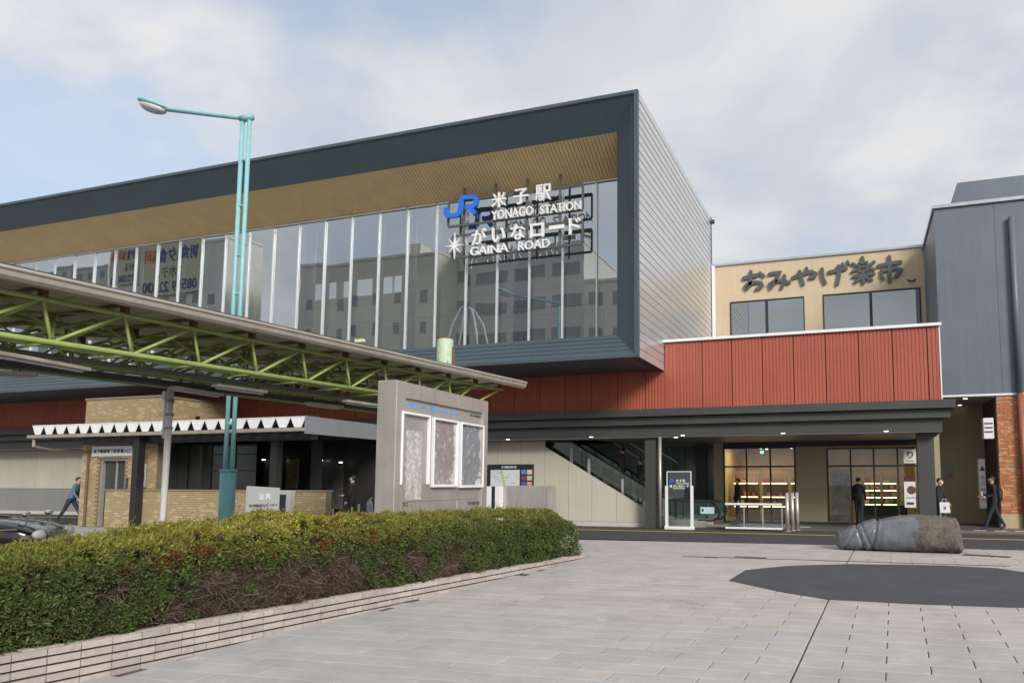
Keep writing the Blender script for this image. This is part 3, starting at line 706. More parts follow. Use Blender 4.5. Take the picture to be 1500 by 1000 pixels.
# shop window 1: three bays with a transom
def shop_window(px, zt, zm, zb, name='shop_window'):
    w_ = MB()
    for p in px: x = sx(p); w_.box((x-.03, YS-.02, zb), (x+.03, YS+.06, zt))
    w_.box((sx(px[0])+.03, YS-.021, zm-.03), (sx(px[-1])-.03, YS+.061, zm+.03)); w_.box((sx(px[0])+.03, YS-.022, zt-.05), (sx(px[-1])-.03, YS+.062, zt)); w_.box((sx(px[0])+.03, YS-.022, zb), (sx(px[-1])-.03, YS+.062, zb+.06))
    f = w_.build(name, M_black, st)
    for a, b in zip(px[:-1], px[1:]):
        for z0, z1 in ((zb+.06, zm-.03), (zm+.03, zt-.05)):
            MB().quad((sx(a)+.03, YS+.02, z0), (sx(b)-.03, YS+.02, z0), (sx(b)-.03, YS+.02, z1), (sx(a)+.03, YS+.02, z1)).build('pane', M_cglass, f)
    return f
shop_window((1061, 1094, 1129, 1165), sz(655), sz(683), .05)
shop_window((1213, 1247, 1281, 1316, 1345), sz(655, 1280), sz(682, 1280), .05)
# shop interiors
M_shopw = mat('shop_wall', (.50, .38, .21), .7, var=.1); M_shopf = mat('shop_floor', (.28, .24, .2), .5); M_shelf = mat('shop_shelf', (.30, .20, .10), .6)
x0_, x1_ = sx(1056), sx(1349)
bx('shop_floor', (x0_, YS+.2, .021), (x1_, 33, .04), M_shopf, st); bx('shop_ceiling', (x0_, YS+.1, 3.0), (x1_, 33, 3.08), mat('shop_ceiling', (.45, .40, .32), .8), st)
bx('shop_back_wall', (x0_, 32.9, .04), (x1_, 33.1, 3.0), M_shopw, st)
bx('shop_side_wall', (x0_-.1, YS+.2, .04), (x0_, 33, 3.0), M_shopw, st); bx('shop_side_wall', (x1_, YS+.2, .04), (x1_+.1, 33, 3.0), M_shopw, st)
bx('shop_partition', (sx(1186)-.05, YS+.2, .04), (sx(1186)+.05, 33, 3.0), M_shopw, st)
PROD = [mat('product_'+n, c, .6) for n, c in (('white', (.7, .68, .62)), ('red', (.5, .06, .05)), ('brown', (.3, .17, .08)), ('gold', (.6, .42, .12)), ('green', (.12, .25, .1)), ('pink', (.6, .3, .3)))]
def shelf_unit(xa, xb, y, zs, d=.42, prod=True, strip=True):
    mb = MB(); mb.box((xa, y+d, .05), (xb, y+d+.04, zs[-1]+.5)); [mb.box((xa, y, z-.03), (xb, y+d, z)) for z in zs]; f = mb.build('shop_shelf', M_shelf, st)
    if strip:
        for z in zs: bx('shelf_light', (xa+.02, y-.012, z-.035), (xb-.02, y-.002, z-.005), M_strip, f)
    if prod:
        for z in zs:
            x = xa+.06
            while x < xb-.15:
                w_ = random.uniform(.08, .2); h = random.uniform(.1, .26); bx('goods', (x, y+.06, z), (x+w_, y+.3, z+h), random.choice(PROD), f); x += w_+random.uniform(.02, .1)
shelf_unit(sx(1064), sx(1102), 30.2, (.62, 1.0, 1.55)); shelf_unit(sx(1107), sx(1147), 30.2, (.62, 1.0, 1.55)); shelf_unit(sx(1152), sx(1172), 30.2, (1.0, 1.55))
shelf_unit(sx(1266), sx(1291), 29.9, (.75, 1.02, 1.28, 1.55)); shelf_unit(sx(1294), sx(1316), 29.9, (.75, 1.02, 1.28, 1.55)); bx('shop_counter', (sx(1262), 29.5, .04), (sx(1330), 29.85, .72), M_black, st)
for k in range(6):
    for r_ in range(2):
        x = sx(1075)+r_*1.25+k*.17; y = 29.3+k*.55
        MB().tube([(x, y, 2.999), (x, y, 2.985)], .05, 10).build('shop_downlight', M_lamp, st)
for k in range(4):
    x = sx(1225)+k*.75; MB().tube([(x, 29.6, 2.999), (x, 29.6, 2.985)], .06, 10).build('shop_downlight', M_lamp, st)
for x, e in ((sx(1112), 32), (sx(1290), 18)):
    ld = bpy.data.lights.new('shop_ceiling_lamp', 'AREA'); ld.energy = e; ld.color = (1, .80, .50); ld.shape = 'RECTANGLE'; ld.size = 2.2; ld.size_y = 1.4
    lo = bpy.data.objects.new('shop_ceiling_lamp', ld); COL.objects.link(lo); lo.location = (x, 30.3, 2.97)
# exit sign and hanging panel inside the shop
p = oy(1116, 662, 29.6); bx('exit_sign', (p.x-.07, 29.6, p.z-.06), (p.x+.07, 29.62, p.z+.06), mat('exit_green', (.25, .75, .55), .5, emit=.8, var=0), st)
# sliding door leaf with light timber poster
p0, p1 = oy(1217, 688, YS), oy(1246, 757, YS); bx('door_leaf', (p0.x, YS+.1, .06), (p1.x, YS+.13, p0.z), mat('door_paper', (.42, .32, .22), .5, var=.4, vscale=4, stain=((.15, .2, .22), 3, .5, .1, .8)), st)
p0, p1 = oy(1323, 658, YS), oy(1342, 678, YS)
sg = thing('shop_sign', (p0.x, YS, p1.z), 'small square white shop plate with a brush mark above the shop glass', 'sign')
bx('plate', (p0.x, YS-.08, p1.z), (p1.x, YS-.04, p0.z), M_paper, sg)
fit_text('り', (p0.x+.12, YS-.081, p1.z+.17), (1, 0, 0), (0, 0, 1), .2, .26, (0, -1, 0), .006, .02, M_black, sg, 'lettering')
bx('lettering', (p0.x+.08, YS-.087, p1.z+.06), (p1.x-.08, YS-.0805, p1.z+.1), M_greyp, sg)
p0, p1 = oy(1324, 705, YS), oy(1342, 743, YS)
sg = thing('shop_poster', (p0.x, YS, p1.z), 'poster with brown round picture on the right shop pane', 'poster')
bx('sheet', (p0.x, YS-.035, p1.z), (p1.x, YS-.026, p0.z), M_paper, sg); cxp = (p0.x+p1.x)/2
MB().tube([(cxp+.05, YS-.036, p0.z-.3), (cxp+.05, YS-.039, p0.z-.3)], .15, 18).build('picture', mat('poster_brown', (.16, .06, .03), .5, var=.4, vscale=9), sg)
fit_text('おみやげ', (p0.x+.06, YS-.036, p1.z+.3), (1, 0, 0), (0, 0, 1), .36, .09, (0, -1, 0), .003, .01, M_black, sg, 'lettering')
bx('picture', (cxp-.12, YS-.039, p1.z+.1), (cxp+.12, YS-.0355, p1.z+.19), M_charc, sg)
bx('banner', (p0.x, YS-.037, p0.z+.01), (p1.x, YS-.03, p0.z+.2), mat('poster_red', (.09, .02, .02), .5), sg)

# ---- station sign hanging in front of the glass
YSN = 23.05
M_sfr = mat('sign_frame_grey', (.10, .105, .105), .5, var=.05)
sign = thing('station_sign', (-12.5, YSN, 10), 'station name sign of white raised letters and blue logo on dark hanging frame', 'sign')
C1 = lambda x, y: (600+x/4.347, 220+y/4.347)
def sp(x, y, Y=YSN): return oy(*C1(x, y), Y)
for xx, y0 in ((350, 255), (548, 225), (750, 195), (960, 165)):
    a = sp(xx, y0, YSN+.1); MB().beam((a.x, YSN+.1, soffit_z(YSN+.1)+.003), (a.x, YSN+.1, sp(xx, 640).z), .07, .07, (0, 1, 0)).build('hanger', M_sfr, sign)
zu0, zu1, zl0, zl1 = sp(240, 330).z, sp(240, 485).z, sp(265, 545).z, sp(265, 685).z
xl, xr_ = sp(240, 400).x, sp(1098, 300).x
for z0, z1, xa in ((zu0, zu1, xl), (zl0, zl1, sp(265, 600).x)):
    mb = MB(); T = .035
    for z in (z0, z1): mb.box((xa, YSN+.05, z-T), (xr_, YSN+.12, z+T))
    for x in (xa, xr_): mb.box((x-T, YSN+.052, z1+T), (x+T, YSN+.118, z0-T))
    mb.build('sign_frame', M_sfr, sign)
for za in (.5,): 
    bx('sign_rail', (sp(520, 400).x, YSN+.06, sp(520, 300).z-.03), (xr_, YSN+.11, sp(520, 300).z+.03), M_sfr, sign)
bx('sign_rail', (sp(400, 500).x, YSN+.06, sp(400, 540).z-.03), (xr_, YSN+.11, sp(400, 540).z+.03), M_sfr, sign)
M_let = mat('letter_white', (.82, .82, .82), .35, var=.02)
UX, UZ, FRN = (1, 0, 0), (0, 0, 1), (0, -1, 0)
def word(txt, a, b, h0, off, split=True):
    """a, b: lower left / lower right in crop coordinates; h0: upper-left y"""
    A, B = sp(*a), sp(*b); H = sp(a[0], h0).z-A.z
    d = (B-A); fit_text(txt, (A.x, YSN+.02, A.z), (1, 0, 0), UZ, abs(d.x), H, FRN, .10, off, M_let, sign, 'letter', split)
for t_, x0, x1, y0, y1 in (('米', 525, 620, 278, 372), ('子', 663, 760, 255, 352), ('駅', 803, 905, 228, 332), ('が', 398, 492, 508, 608), ('い', 526, 612, 500, 592), ('な', 646, 740, 480, 578), ('ロ', 772, 858, 474, 562), ('ー', 892, 986, 485, 512), ('ド', 1016, 1096, 438, 542)):
    A = sp(x0, y1); B = sp(x1, y0); fit_text(t_, (A.x, YSN+.02, A.z), UX, UZ, B.x-A.x, sp(x0, y0).z-A.z, FRN, .09, .016, M_let, sign, 'letter')
word('YONAGO', (525, 450), (790, 424), 392, .010); word('STATION', (835, 413), (1096, 382), 358, .010)
word('GAINA', (390, 676), (632, 652), 622, .010); word('ROAD', (695, 643), (896, 625), 588, .010)
# blue two-letter logo built from its strokes
def stroke_poly(pts, wd):
    """thick mitred polyline -> list of quads in 2D"""
    P = [Vector((*p, 0)) for p in pts]; n = len(P); Lf, Rt = [], []
    for i in range(n):
        d0 = (P[i]-P[i-1]).normalized() if i else (P[1]-P[0]).normalized(); d1 = (P[i+1]-P[i]).normalized() if i < n-1 else d0
        n0 = Vector((-d0.y, d0.x, 0)); n1 = Vector((-d1.y, d1.x, 0)); mt_ = (n0+n1).normalized(); k = wd/2/max(.45, mt_.dot(n0)); Lf.append(P[i]+mt_*k); Rt.append(P[i]-mt_*k)
    return [(Lf[i], Lf[i+1], Rt[i+1], Rt[i]) for i in range(n-1)]
def strokes_mesh(strs, conv, dvec):
    mb = MB()
    for k, (pts, wd) in enumerate(strs):
        for q in stroke_poly(pts, wd):
            mb.prism([conv(v.x, v.y)+Vector((0, -.0012*k, 0)) for v in q], dvec)
    return mb
J = [(240, 368), (238, 408), (246, 420), (262, 423), (305, 418), (322, 408), (328, 392), (336, 322), (344, 310), (360, 306), (412, 302), (428, 310), (431, 328), (426, 350), (412, 360), (362, 367)]
Rr = [(366, 366), (386, 366), (424, 412)]
strokes_mesh([(J, 27), (Rr, 30)], lambda x, y: sp(x, y, YSN-.02), (0, -.10, 0)).build('logo', M_blue, sign)
# eight-pointed star
c_ = sp(292, 612); mb = MB(); pts = []
for i in range(16):
    a = math.pi/2+i*math.pi/8; r_ = [.50, .14, .42, .14][i % 4] if i % 2 == 0 else .10
    if i % 4 == 2: r_ = .40
    pts.append((c_.x+r_*math.cos(a)*.88, YSN-.02, c_.z+r_*math.sin(a)))
mb.prism(pts, (0, -.08, 0)); mb.build('star', M_let, sign)

# ---- beige block behind with brush lettering
YE = 33.35
bb = thing('beige_shop_building', (0, YE, 6), 'beige rendered block with two wide windows behind the red siding', 'building')
e0, e1 = oy(1043, 388, YE), oy(1368, 357, YE)
zt_ = e0.z
wins = [((1070, 1178), (441, 434)), ((1205, 1348), (430, 421))]
W1 = [oy(1070, 492, YE).x, oy(1178, 434, YE).x, oy(1205, 430, YE).x, oy(1348, 421, YE).x]; wtz, wbz = oy(1178, 434, YE).z, 7.6
xe0, xe1 = e0.x-.3, e1.x+.35
mb = MB()
for a, b in ((xe0, W1[0]), (W1[1], W1[2]), (W1[3], xe1)): mb.box((a, YE, 3.9), (b, YE+.3, zt_-.1))
for a, b in ((W1[0], W1[1]), (W1[2], W1[3])): mb.box((a, YE+.001, 3.9), (b, YE+.3, wbz)); mb.box((a, YE+.001, wtz), (b, YE+.3, zt_-.1))
mb.build('wall', M_beige, bb)
bx('coping', (xe0, YE-.08, zt_-.1), (xe1, YE+.4, zt_), mat('coping_metal', (.42, .46, .50), .4, .4), bb)
bx('corner_downpipe', (xe0+.3, YE-.12, 6.2), (xe0+.45, YE-.02, zt_-.1), M_white, bb)
bx('wall_return', (e1.x-.02, YE-.16, 3.9), (xe1, YE-.002, zt_-.12), mat('pinkish_render', (.50, .39, .33), .8), bb)
bx('interior', (xe0, YE+1.9, 6.2), (xe1, YE+2.0, zt_-.1), mat('pale_blind', (.42, .45, .46), .8, var=.05), bb); bx('roof', (xe0, YE+.3, zt_-.3), (xe1, YE+6, zt_-.12), M_charc, bb)
for k, (a, b) in enumerate(((W1[0], W1[1]), (W1[2], W1[3]))):
    mid = (a+b)/2; f = MB(); t_ = .05
    f.box((a, YE-.03, wbz), (a+t_, YE+.1, wtz)); f.box((b-t_, YE-.03, wbz), (b, YE+.1, wtz)); f.box((mid-.06, YE-.031, wbz), (mid+.06, YE+.1, wtz)); f.box((a+t_, YE-.032, wtz-t_), (b-t_, YE+.1, wtz))
    fo = f.build('window', M_black, bb)
    for p, q in ((a+t_, mid-.06), (mid+.06, b-t_)): MB().quad((p, YE+.03, wbz), (q, YE+.03, wbz), (q, YE+.03, wtz-t_), (p, YE+.03, wtz-t_)).build('pane', glass('blind_glass', (.55, .62, .64), .35, (.85, .92, .95)), fo)
# wall lamp and camera on the beige wall
p = oy(1335, 410.5, YE); mb = MB()
mb.tube([p+Vector((-.16, -.02, .04)), p+Vector((-.08, -.05, -.04)), p+Vector((.08, -.05, -.04)), p+Vector((.16, -.02, .04))], .03, 6); mb.build('wall_bracket', M_charc, bb)
p = oy(1361, 400, YE-.2); bx('cable_duct', (p.x+.05, YE-.22, 6.3), (p.x+.13, YE-.162, p.z+.2), M_charc, bb); bx('security_camera', (p.x-.04, YE-.32, p.z-.06), (p.x+.06, YE-.162, p.z+.08), M_charc, bb)
lt = thing('brush_lettering_sign', (0, YE-.05, 10.5), 'charcoal brush-style raised lettering on the beige wall above the windows', 'sign')
C5 = lambda x, y: oy(1020+x/3.703, 350+y/3.703, YE-.03)
GL = [
 [([(258, 216), (290, 206), (330, 198)], 22), ([(296, 178), (296, 225), (290, 255), (272, 272), (264, 262), (280, 246), (320, 236), (352, 238), (358, 254), (345, 268), (326, 274)], 18), ([(345, 186), (366, 202)], 18)],
 [([(398, 192), (425, 186), (450, 184), (438, 214), (420, 246), (404, 264), (398, 248), (420, 232), (460, 228), (504, 238)], 19), ([(478, 200), (480, 232), (462, 268)], 17)],
 [([(524, 212), (575, 192), (625, 178), (648, 190), (640, 206), (618, 212)], 20), ([(598, 160), (604, 182)], 17), ([(560, 178), (570, 215), (580, 246)], 19)],
 [([(682, 166), (684, 206), (698, 240)], 20), ([(720, 182), (765, 172), (812, 162)], 19), ([(770, 150), (775, 200), (764, 246)], 20), ([(792, 134), (800, 150)], 13), ([(820, 122), (828, 138)], 13)],
 [([(900, 104), (905, 124)], 20), ([(882, 134), (926, 128), (930, 172), (886, 178), (882, 134)], 13), ([(884, 156), (928, 150)], 10), ([(848, 136), (868, 146)], 16), ([(846, 180), (870, 168)], 16), ([(944, 142), (964, 126)], 17), ([(942, 158), (962, 168)], 16), ([(852, 206), (905, 196), (964, 190)], 17), ([(906, 180), (907, 240)], 18), ([(898, 206), (880, 224), (862, 234)], 16), ([(914, 204), (936, 218), (952, 222)], 16)],
 [([(1046, 98), (1050, 124)], 19), ([(988, 148), (1045, 136), (1106, 126)], 20), ([(1004, 176), (1045, 166), (1084, 160), (1108, 168), (1098, 188), (1080, 204)], 18), ([(1006, 172), (1004, 200), (1014, 218)], 18), ([(1048, 140), (1050, 190), (1048, 230)], 20)]]
M_brush = mat('brush_letter', (.075, .085, .09), .5, var=.05)
for g in GL:
    mb = strokes_mesh(g, C5, (0, -.07, 0))
    for pts, wd in g:                       # rounded stroke ends
        for e in pts:
            c_ = C5(*e); r_ = wd/3.703/FPX*(c_-CAM).dot(fw)/2; mb.tube([c_+Vector((0, -.004, 0)), c_+Vector((0, -.071, 0))], r_, 10)
    mb.build('letter', M_brush, lt)

# ---- slate-grey building on the right with brick base
YK = 28.4
gb = thing('grey_annex_building', (3.5, YK, 0), 'slate grey clad block over an orange brick base at the right edge', 'building')
k0 = oy(1369.5, 360, YK); kb = oy(1378, 579, YK); kt = oy(1367, 302, YK).z; kz = kb.z; kx = k0.x+.01
BRX = oy(1462, 650, YK).x
mb = MB(); cols = [kx+i*1.95 for i in range(7)]
for a, b in zip(cols[:-1], cols[1:]): bx('cladding_panel', (a+.004, YK, kz), (b-.004, YK+.12, kt-.12), M_slate, gb)
bx('upper_wall', (kx+.02, YK+.121, kz), (cols[-1], YK+9, kt-.13), M_slate, gb)
bx('coping', (kx-.05, YK-.09, kt-.12), (cols[-1], YK+9, kt), mat('coping_metal', (.42, .46, .50), .4, .4), gb)
bx('penthouse', (oy(1402, 268, YK+3).x, YK+3, kt), (cols[-1], YK+8, oy(1402, 268, YK+3).z), M_slate, gb)
bx('bottom_trim', (kx-.02, YK-.04, kz-.07), (cols[-1], YK+.1, kz-.002), M_white, gb)
bx('corner_trim', (kx-.05, YK-.02, kz), (kx-.002, YK+.1, kz+1.3), M_white, gb)
bx('passage_soffit', (kx-.3, YK+.1, kz-.1), (BRX+.5, 31.4, kz-.072), mat('passage_soffit', (.30, .29, .27), .7), gb)
for px_, py_ in ((1414, 583.5), (1406, 593), (1400, 602)):
    p = oz(px_, py_, kz-.1); MB().tube([(p.x, p.y, kz-.101), (p.x, p.y, kz-.115)], .07, 14).build('downlight', M_lampw, gb)
bx('brick_backing', (BRX+.02, YK+.015, .5), (cols[-1], YK+.4, kz-.075), mat('orange_mortar', (.42, .25, .15), .9), gb)
bx('brick_backing', (BRX, YK+.41, .02), (BRX+.05, 31.4, kz-.1), mat('passage_dark', (.06, .055, .05), .6), gb)
for nm, mt_, keep in (('wall_bricks', M_ob1, 0), ('pale_wall_bricks', M_ob2, 1)):
    mb = MB(); rr = random.Random(5); z = .50; row = 0
    while z < kz-.13:
        x = BRX-(row % 2)*.0
        while x < cols[-1]-.3:
            ln = rr.choice((.11, .22, .22, .3)); kd = rr.random() < .28
            if kd == bool(keep): mb.box((x+.004, YK-rr.uniform(0, .008), z+.004), (x+ln-.004, YK+.02, z+.056))
            x += ln
        z += .062; row += 1
    tag(mb.build(nm, mt_, gb), kind='stuff')
bx('plinth', (BRX-.02, YK-.03, .0), (cols[-1], YK+.4, .5), mat('plinth_sand', (.46, .36, .22), .8, var=.1), gb)
pa = oy(1484, 450, YK-.12)
def pipe(zs0, zs1, mt_): 
    x = oy(1481, 320, YK-.1).x; MB().tube([(x, YK-.12, zs0), (x, YK-.12, zs1)], .10, 12).build('downpipe', mt_, gb, smooth=True)
pipe(kz-.03, oy(1481, 318, YK-.1).z, M_slate); pipe(.06, kz-.03, mat('brown_pipe', (.30, .10, .06), .5))
# sign boxes in the passage
def lightbox(nm, quad_px, Y, lab, stripes):
    a, b = oy(*quad_px[0], Y), oy(*quad_px[1], Y)
    t = thing(nm, (a.x, Y, b.z), lab, 'sign')
    bx('case', (a.x, Y, b.z), (b.x, Y+.35, a.z), M_paper, t, bevel=.01); return t, a, b
t, a, b = lightbox('bracket_sign', ((1440, 612), (1456.5, 642)), 27.9, 'small white projecting box sign with dark stripes on the passage wall', 1)
for k in range(3):
    z = b.z+(a.z-b.z)*(.3+.2*k); bx('stripe', (a.x+.03, 27.885, z), (b.x-.03, 27.899, z+.045), mat('stripe_plum', (.09, .04, .06), .5), t)
t, a, b = lightbox('tall_sign', ((1433.5, 672), (1446, 744)), 29.3, 'tall narrow white upright sign panel with small emblem in the passage', 0)
mb = MB(); cxs = (a.x+b.x)/2; mb.prism([(cxs-.09, 29.285, a.z-.42), (cxs+.09, 29.285, a.z-.42), (cxs, 29.285, a.z-.22)], (0, .013, 0)); mb.build('emblem', M_black, t)
for k in range(5): fit_text('売店御案内'[k], (cxs-.08, 29.299, a.z-.75-.2*k), UX, UZ, .16, .16, FRN, .01, .01, mat('sign_plum', (.4, .25, .3), .5), t, 'lettering')
p = oy(1391, 690, 31.38); t = thing('call_plate', (p.x, 31.38, p.z), 'small steel plate with red button on the tan passage wall', 'plate')
bx('plate', (p.x-.14, 31.36, p.z-.24), (p.x+.14, 31.39, p.z+.24), M_greyp, t); MB().tube([(p.x+.02, 31.36, p.z-.14), (p.x+.02, 31.33, p.z-.14)], .07, 12).build('button', mat('red_button', (.6, .02, .02), .4), t)

# ================================================================ ESCALATOR AND PORCH FURNITURE
es = thing('escalator', (-6, 25.8, 0), 'escalator with glass balustrades rising left behind the cream wall', 'escalator')
M_esg = glass('balustrade_glass', (.66, .79, .77), .22, (.85, .95, .93)); SL = (dA.z-dB.z)/(dA.x-dB.x)      # negative: rises to the left
XB = oy(1056, 755, 25.5).x                                # lower newel end
xk = -6.6                                               # foot of the incline
zs = lambda x: .0 if x > xk else (x-xk)*SL+.0
XT = -11.6
for Y in (25.45, 26.75):
    rail = [(XT, Y, zs(XT)+.98), (xk-.2, Y, zs(xk-.2)+.98), (xk+.25, Y, .93), (XB-.35, Y, .90)]
    for k in range(1, 9):
        a = math.pi/2-math.pi*k/8; rail.append((XB-.35+.33*math.cos(a), Y, .57+.33*math.sin(a)))
    rail.append((XB-.8, Y, .25))
    MB().tube(rail, .035, 8).build('handrail', M_rubber, es, smooth=True)
    poly = [(p[0], Y, p[2]-.03) for p in rail[:4]]+[(p[0]-.03, Y, p[2]) for p in rail[4:]]+[(xk, Y, .22), (XT, Y, zs(XT)+.1)]
    MB().add(poly, [tuple(range(len(poly)))]).build('balustrade_pane', M_esg, es)
    MB().prism([(XT, Y-.06, zs(XT)-.25), (XT, Y-.06, zs(XT)+.12), (xk, Y-.06, .24), (XB-.5, Y-.06, .24), (XB-.5, Y-.06, .02), (xk, Y-.06, -.02)], (0, .12, 0)).build('skirt', M_steel, es)
    for x in (-10.2, -9.5, -8.2, -7.0):
        MB().beam((x, Y-.03, zs(x)+.1), (x, Y-.03, zs(x)+.75), .10, .02).build('balustrade_post', M_steel, es)
n = 0; x = xk
stp = MB().box((-.4, 0, -.20), (0, 1.14, 0)).mesh('step', M_charc)
while x > XT: obj('step', stp, es, loc=Vector((x, 25.53, zs(x)+.1))-Vector(es.location)); x -= .40
bx('landing_plate', (xk, 25.53, .03), (XB+.1, 26.67, .06), M_steel, es)
p = oy(1036, 747, 25.4); bx('notice', (p.x-.24, 25.40, p.z-.12), (p.x+.24, 25.42, p.z+.11), mat('notice_blue', (.50, .66, .70), .5), es); bx('notice_picture', (p.x-.19, 25.393, p.z-.05), (p.x-.13, 25.3995, p.z+.06), M_charc, es)
# overhead sloped soffit of the stair well
MB().prism([(-11.2, 25.2, 3.1), (-9.2, 25.2, 3.1), (-13, 25.2, 5.3), (-14, 25.2, 4.6)], (0, 2.2, 0)).build('well_soffit', M_charc, es)
for k in range(3):
    a = oy(900+k*22, 650, 27.0); MB().beam((a.x, 27.0, 3.08), (a.x+1.3, 27.0, 2.3), .06, .04).build('wall_rail', M_steel, es)

gs_ = thing('glass_sign_stand', (-5.8, 24.2, 0), 'upright glass name stand with white metal frame beside the steel pipe', 'sign')
a, b = oy(975, 775, 24.2), oy(1016, 775, 24.2); zt_g = oy(975, 690, 24.2).z; zc_ = oy(975, 711, 24.2).z
bx('base', (a.x-.02, 24.1, .0), (b.x+.02, 24.3, .10), M_white, gs_, bevel=.01)
for x in (a.x, b.x-.09): bx('post', (x, 24.16, .10), (x+.09, 24.24, zc_), M_white, gs_)
mb = MB(); mb.box((a.x+.05, 24.18, zc_), (a.x+.075, 24.22, zt_g)); mb.box((b.x-.085, 24.18, zc_), (b.x-.06, 24.22, zt_g)); mb.box((a.x+.076, 24.181, zt_g-.025), (b.x-.086, 24.219, zt_g)); mb.build('top_frame', M_white, gs_)
MB().quad((a.x+.11, 24.2, .12), (b.x-.11, 24.2, .12), (b.x-.11, 24.2, zt_g-.03), (a.x+.11, 24.2, zt_g-.03)).build('pane', glass('stand_glass', (.72, .80, .78), .08), gs_)
q = lambda x, y: oy(900+x/5, 640+y/5, 24.17)
p = q(402, 335); fit_text('JR', (p.x, 24.18, p.z), UX, UZ, .19, .14, FRN, .01, .03, M_blue, gs_, 'lettering')
p = q(450, 330); fit_text('米 子 駅', (p.x, 24.18, p.z), UX, UZ, .32, .10, FRN, .01, .02, M_let, gs_, 'lettering')
p = q(452, 344); fit_text('YONAGO STATION', (p.x, 24.18, p.z), UX, UZ, .44, .045, FRN, .01, .02, M_let, gs_, 'lettering')
p = q(404, 370); fit_text('✳ がいなロード', (p.x, 24.18, p.z), UX, UZ, .66, .10, FRN, .01, .03, M_let, gs_, 'lettering')
p = q(428, 379); fit_text('GAINA ROAD', (p.x, 24.18, p.z), UX, UZ, .42, .04, FRN, .01, .02, M_let, gs_, 'lettering')

gf = thing('glass_barrier', (-3.4, 24.5, 0), 'low glass barrier with white top rail at the foot of the escalator', 'barrier')
a, b = oy(1063, 776, 24.4), oy(1146, 776, 24.4)
bx('top_rail', (a.x, 24.36, .83), (b.x, 24.46, .89), M_white, gf); bx('bottom_rail', (a.x, 24.36, .05), (b.x, 24.46, .11), M_white, gf)
bx('kick_plate', (a.x+.5, 24.48, .11), (b.x, 24.52, .22), M_white, gf)
for i in range(3):
    x0_ = a.x+(b.x-a.x)*i/3; x1_2 = a.x+(b.x-a.x)*(i+1)/3
    MB().quad((x0_+.02, 24.41, .11), (x1_2-.02, 24.41, .11), (x1_2-.02, 24.41, .83), (x0_+.02, 24.41, .83)).build('pane', M_cglass, gf)
    bx('post', (x1_2-.018, 24.40, .11), (x1_2+.018, 24.44, .83), M_steel, gf)
for k, (px_, Y, lb) in enumerate(((1153, 24.35, 'nearest steel bollard post, left of three, beside the glass barrier'), (1160.5, 24.75, 'middle steel bollard post of three beside the glass barrier'), (1167.5, 25.1, 'rightmost steel bollard post of three beside the glass barrier'))):
    x = oy(px_, 745, Y).x; t = thing('steel_post', (x, Y, 0), lb, 'post', 'steel posts by the glass barrier')
    MB().tube([(x, Y, 0), (x, Y, 1.22)], .062, 12).build('shaft', M_steel, t, smooth=True); MB().tube([(x, Y, 1.22), (x, Y, 1.235)], .055, 12).build('cap', M_steel, t); MB().tube([(x, Y, .0), (x, Y, .02)], .1, 12).build('foot_plate', M_steel, t)

# map board on the cream wall
a, b = oy(713, 680, 24.9), oy(780.5, 713, 24.9)
mbd = thing('map_board', (a.x, 24.9, b.z), 'dark framed area map board on the cream wall behind the info panel', 'sign')
bx('frame', (a.x, 24.90, b.z-.5), (b.x, 24.985, a.z), M_navy, mbd)
c0, c1 = oy(719, 688, 24.9), oy(761, 712, 24.9); bx('map', (c0.x, 24.885, b.z-.4), (c1.x, 24.899, c0.z), mat('map_pale', (.62, .66, .66), .5, var=.1, vscale=6), mbd)
mb = MB(); r4 = random.Random(3)
for k in range(14):
    u0, v0 = r4.uniform(c0.x+.1, c1.x-.2), r4.uniform(b.z-.2, c0.z-.1); mb.box((u0, 24.88, v0), (u0+r4.uniform(.04, .25), 24.8845, v0+.02))
mb.build('map_roads', mat('map_grey', (.42, .45, .46), .5), mbd)
mb = MB()
for k in range(6): mb.box((c0.x+.42+.03*k, 24.876, c0.z-.12-.11*k), (c0.x+.52+.03*k, 24.8795, c0.z-.04-.11*k))
mb.build('map_park', mat('map_green', (.40, .55, .12), .5), mbd)
pc = [(.08, .25, .55), (.75, .55, .3), (.25, .05, .08), (.55, .5, .45), (.06, .12, .4), (.6, .3, .2)]
for i in range(6):
    x = c1.x+.07+(i % 2)*.24; z = c0.z-.17-(i//2)*.22; bx('picture', (x, 24.885, z), (x+.2, 24.899, z+.17), mat('map_photo_%d' % i, pc[i], .5, var=.3, vscale=15), mbd)
fit_text('米子駅周辺案内図', (c0.x+.45, 24.899, a.z-.15), UX, UZ, .62, .09, FRN, .006, .01, M_let, mbd, 'lettering')
# stainless cabinet in front of it
a, b = oy(734, 711, 22.6), oy(804, 711, 22.6); cb_ = thing('stainless_cabinet', (a.x, 22.6, 0), 'brushed stainless cabinet standing in front of the cream wall', 'cabinet')
bx('body', (a.x, 22.6, 0), (b.x-.09, 23.2, a.z), M_steel, cb_, bevel=.015); bx('end_panel', (b.x-.085, 22.58, 0), (b.x, 23.22, a.z+.005), M_steel, cb_, bevel=.008)
a, b = oy(716, 712, 22.4), oy(733, 712, 22.4); t = thing('white_locker', (a.x, 22.4, 0), 'white metal locker with black strap between info panel and steel cabinet', 'locker')
bx('body', (a.x-.5, 22.4, 0), (b.x, 22.9, a.z), M_white, t, bevel=.01); bx('strap', (a.x+.12, 22.385, 0), (a.x+.24, 22.399, a.z), M_black, t)
for z in (.3, .62): bx('latch', (a.x-.12, 22.37, z), (a.x+.02, 22.384, z+.05), M_steel, t)

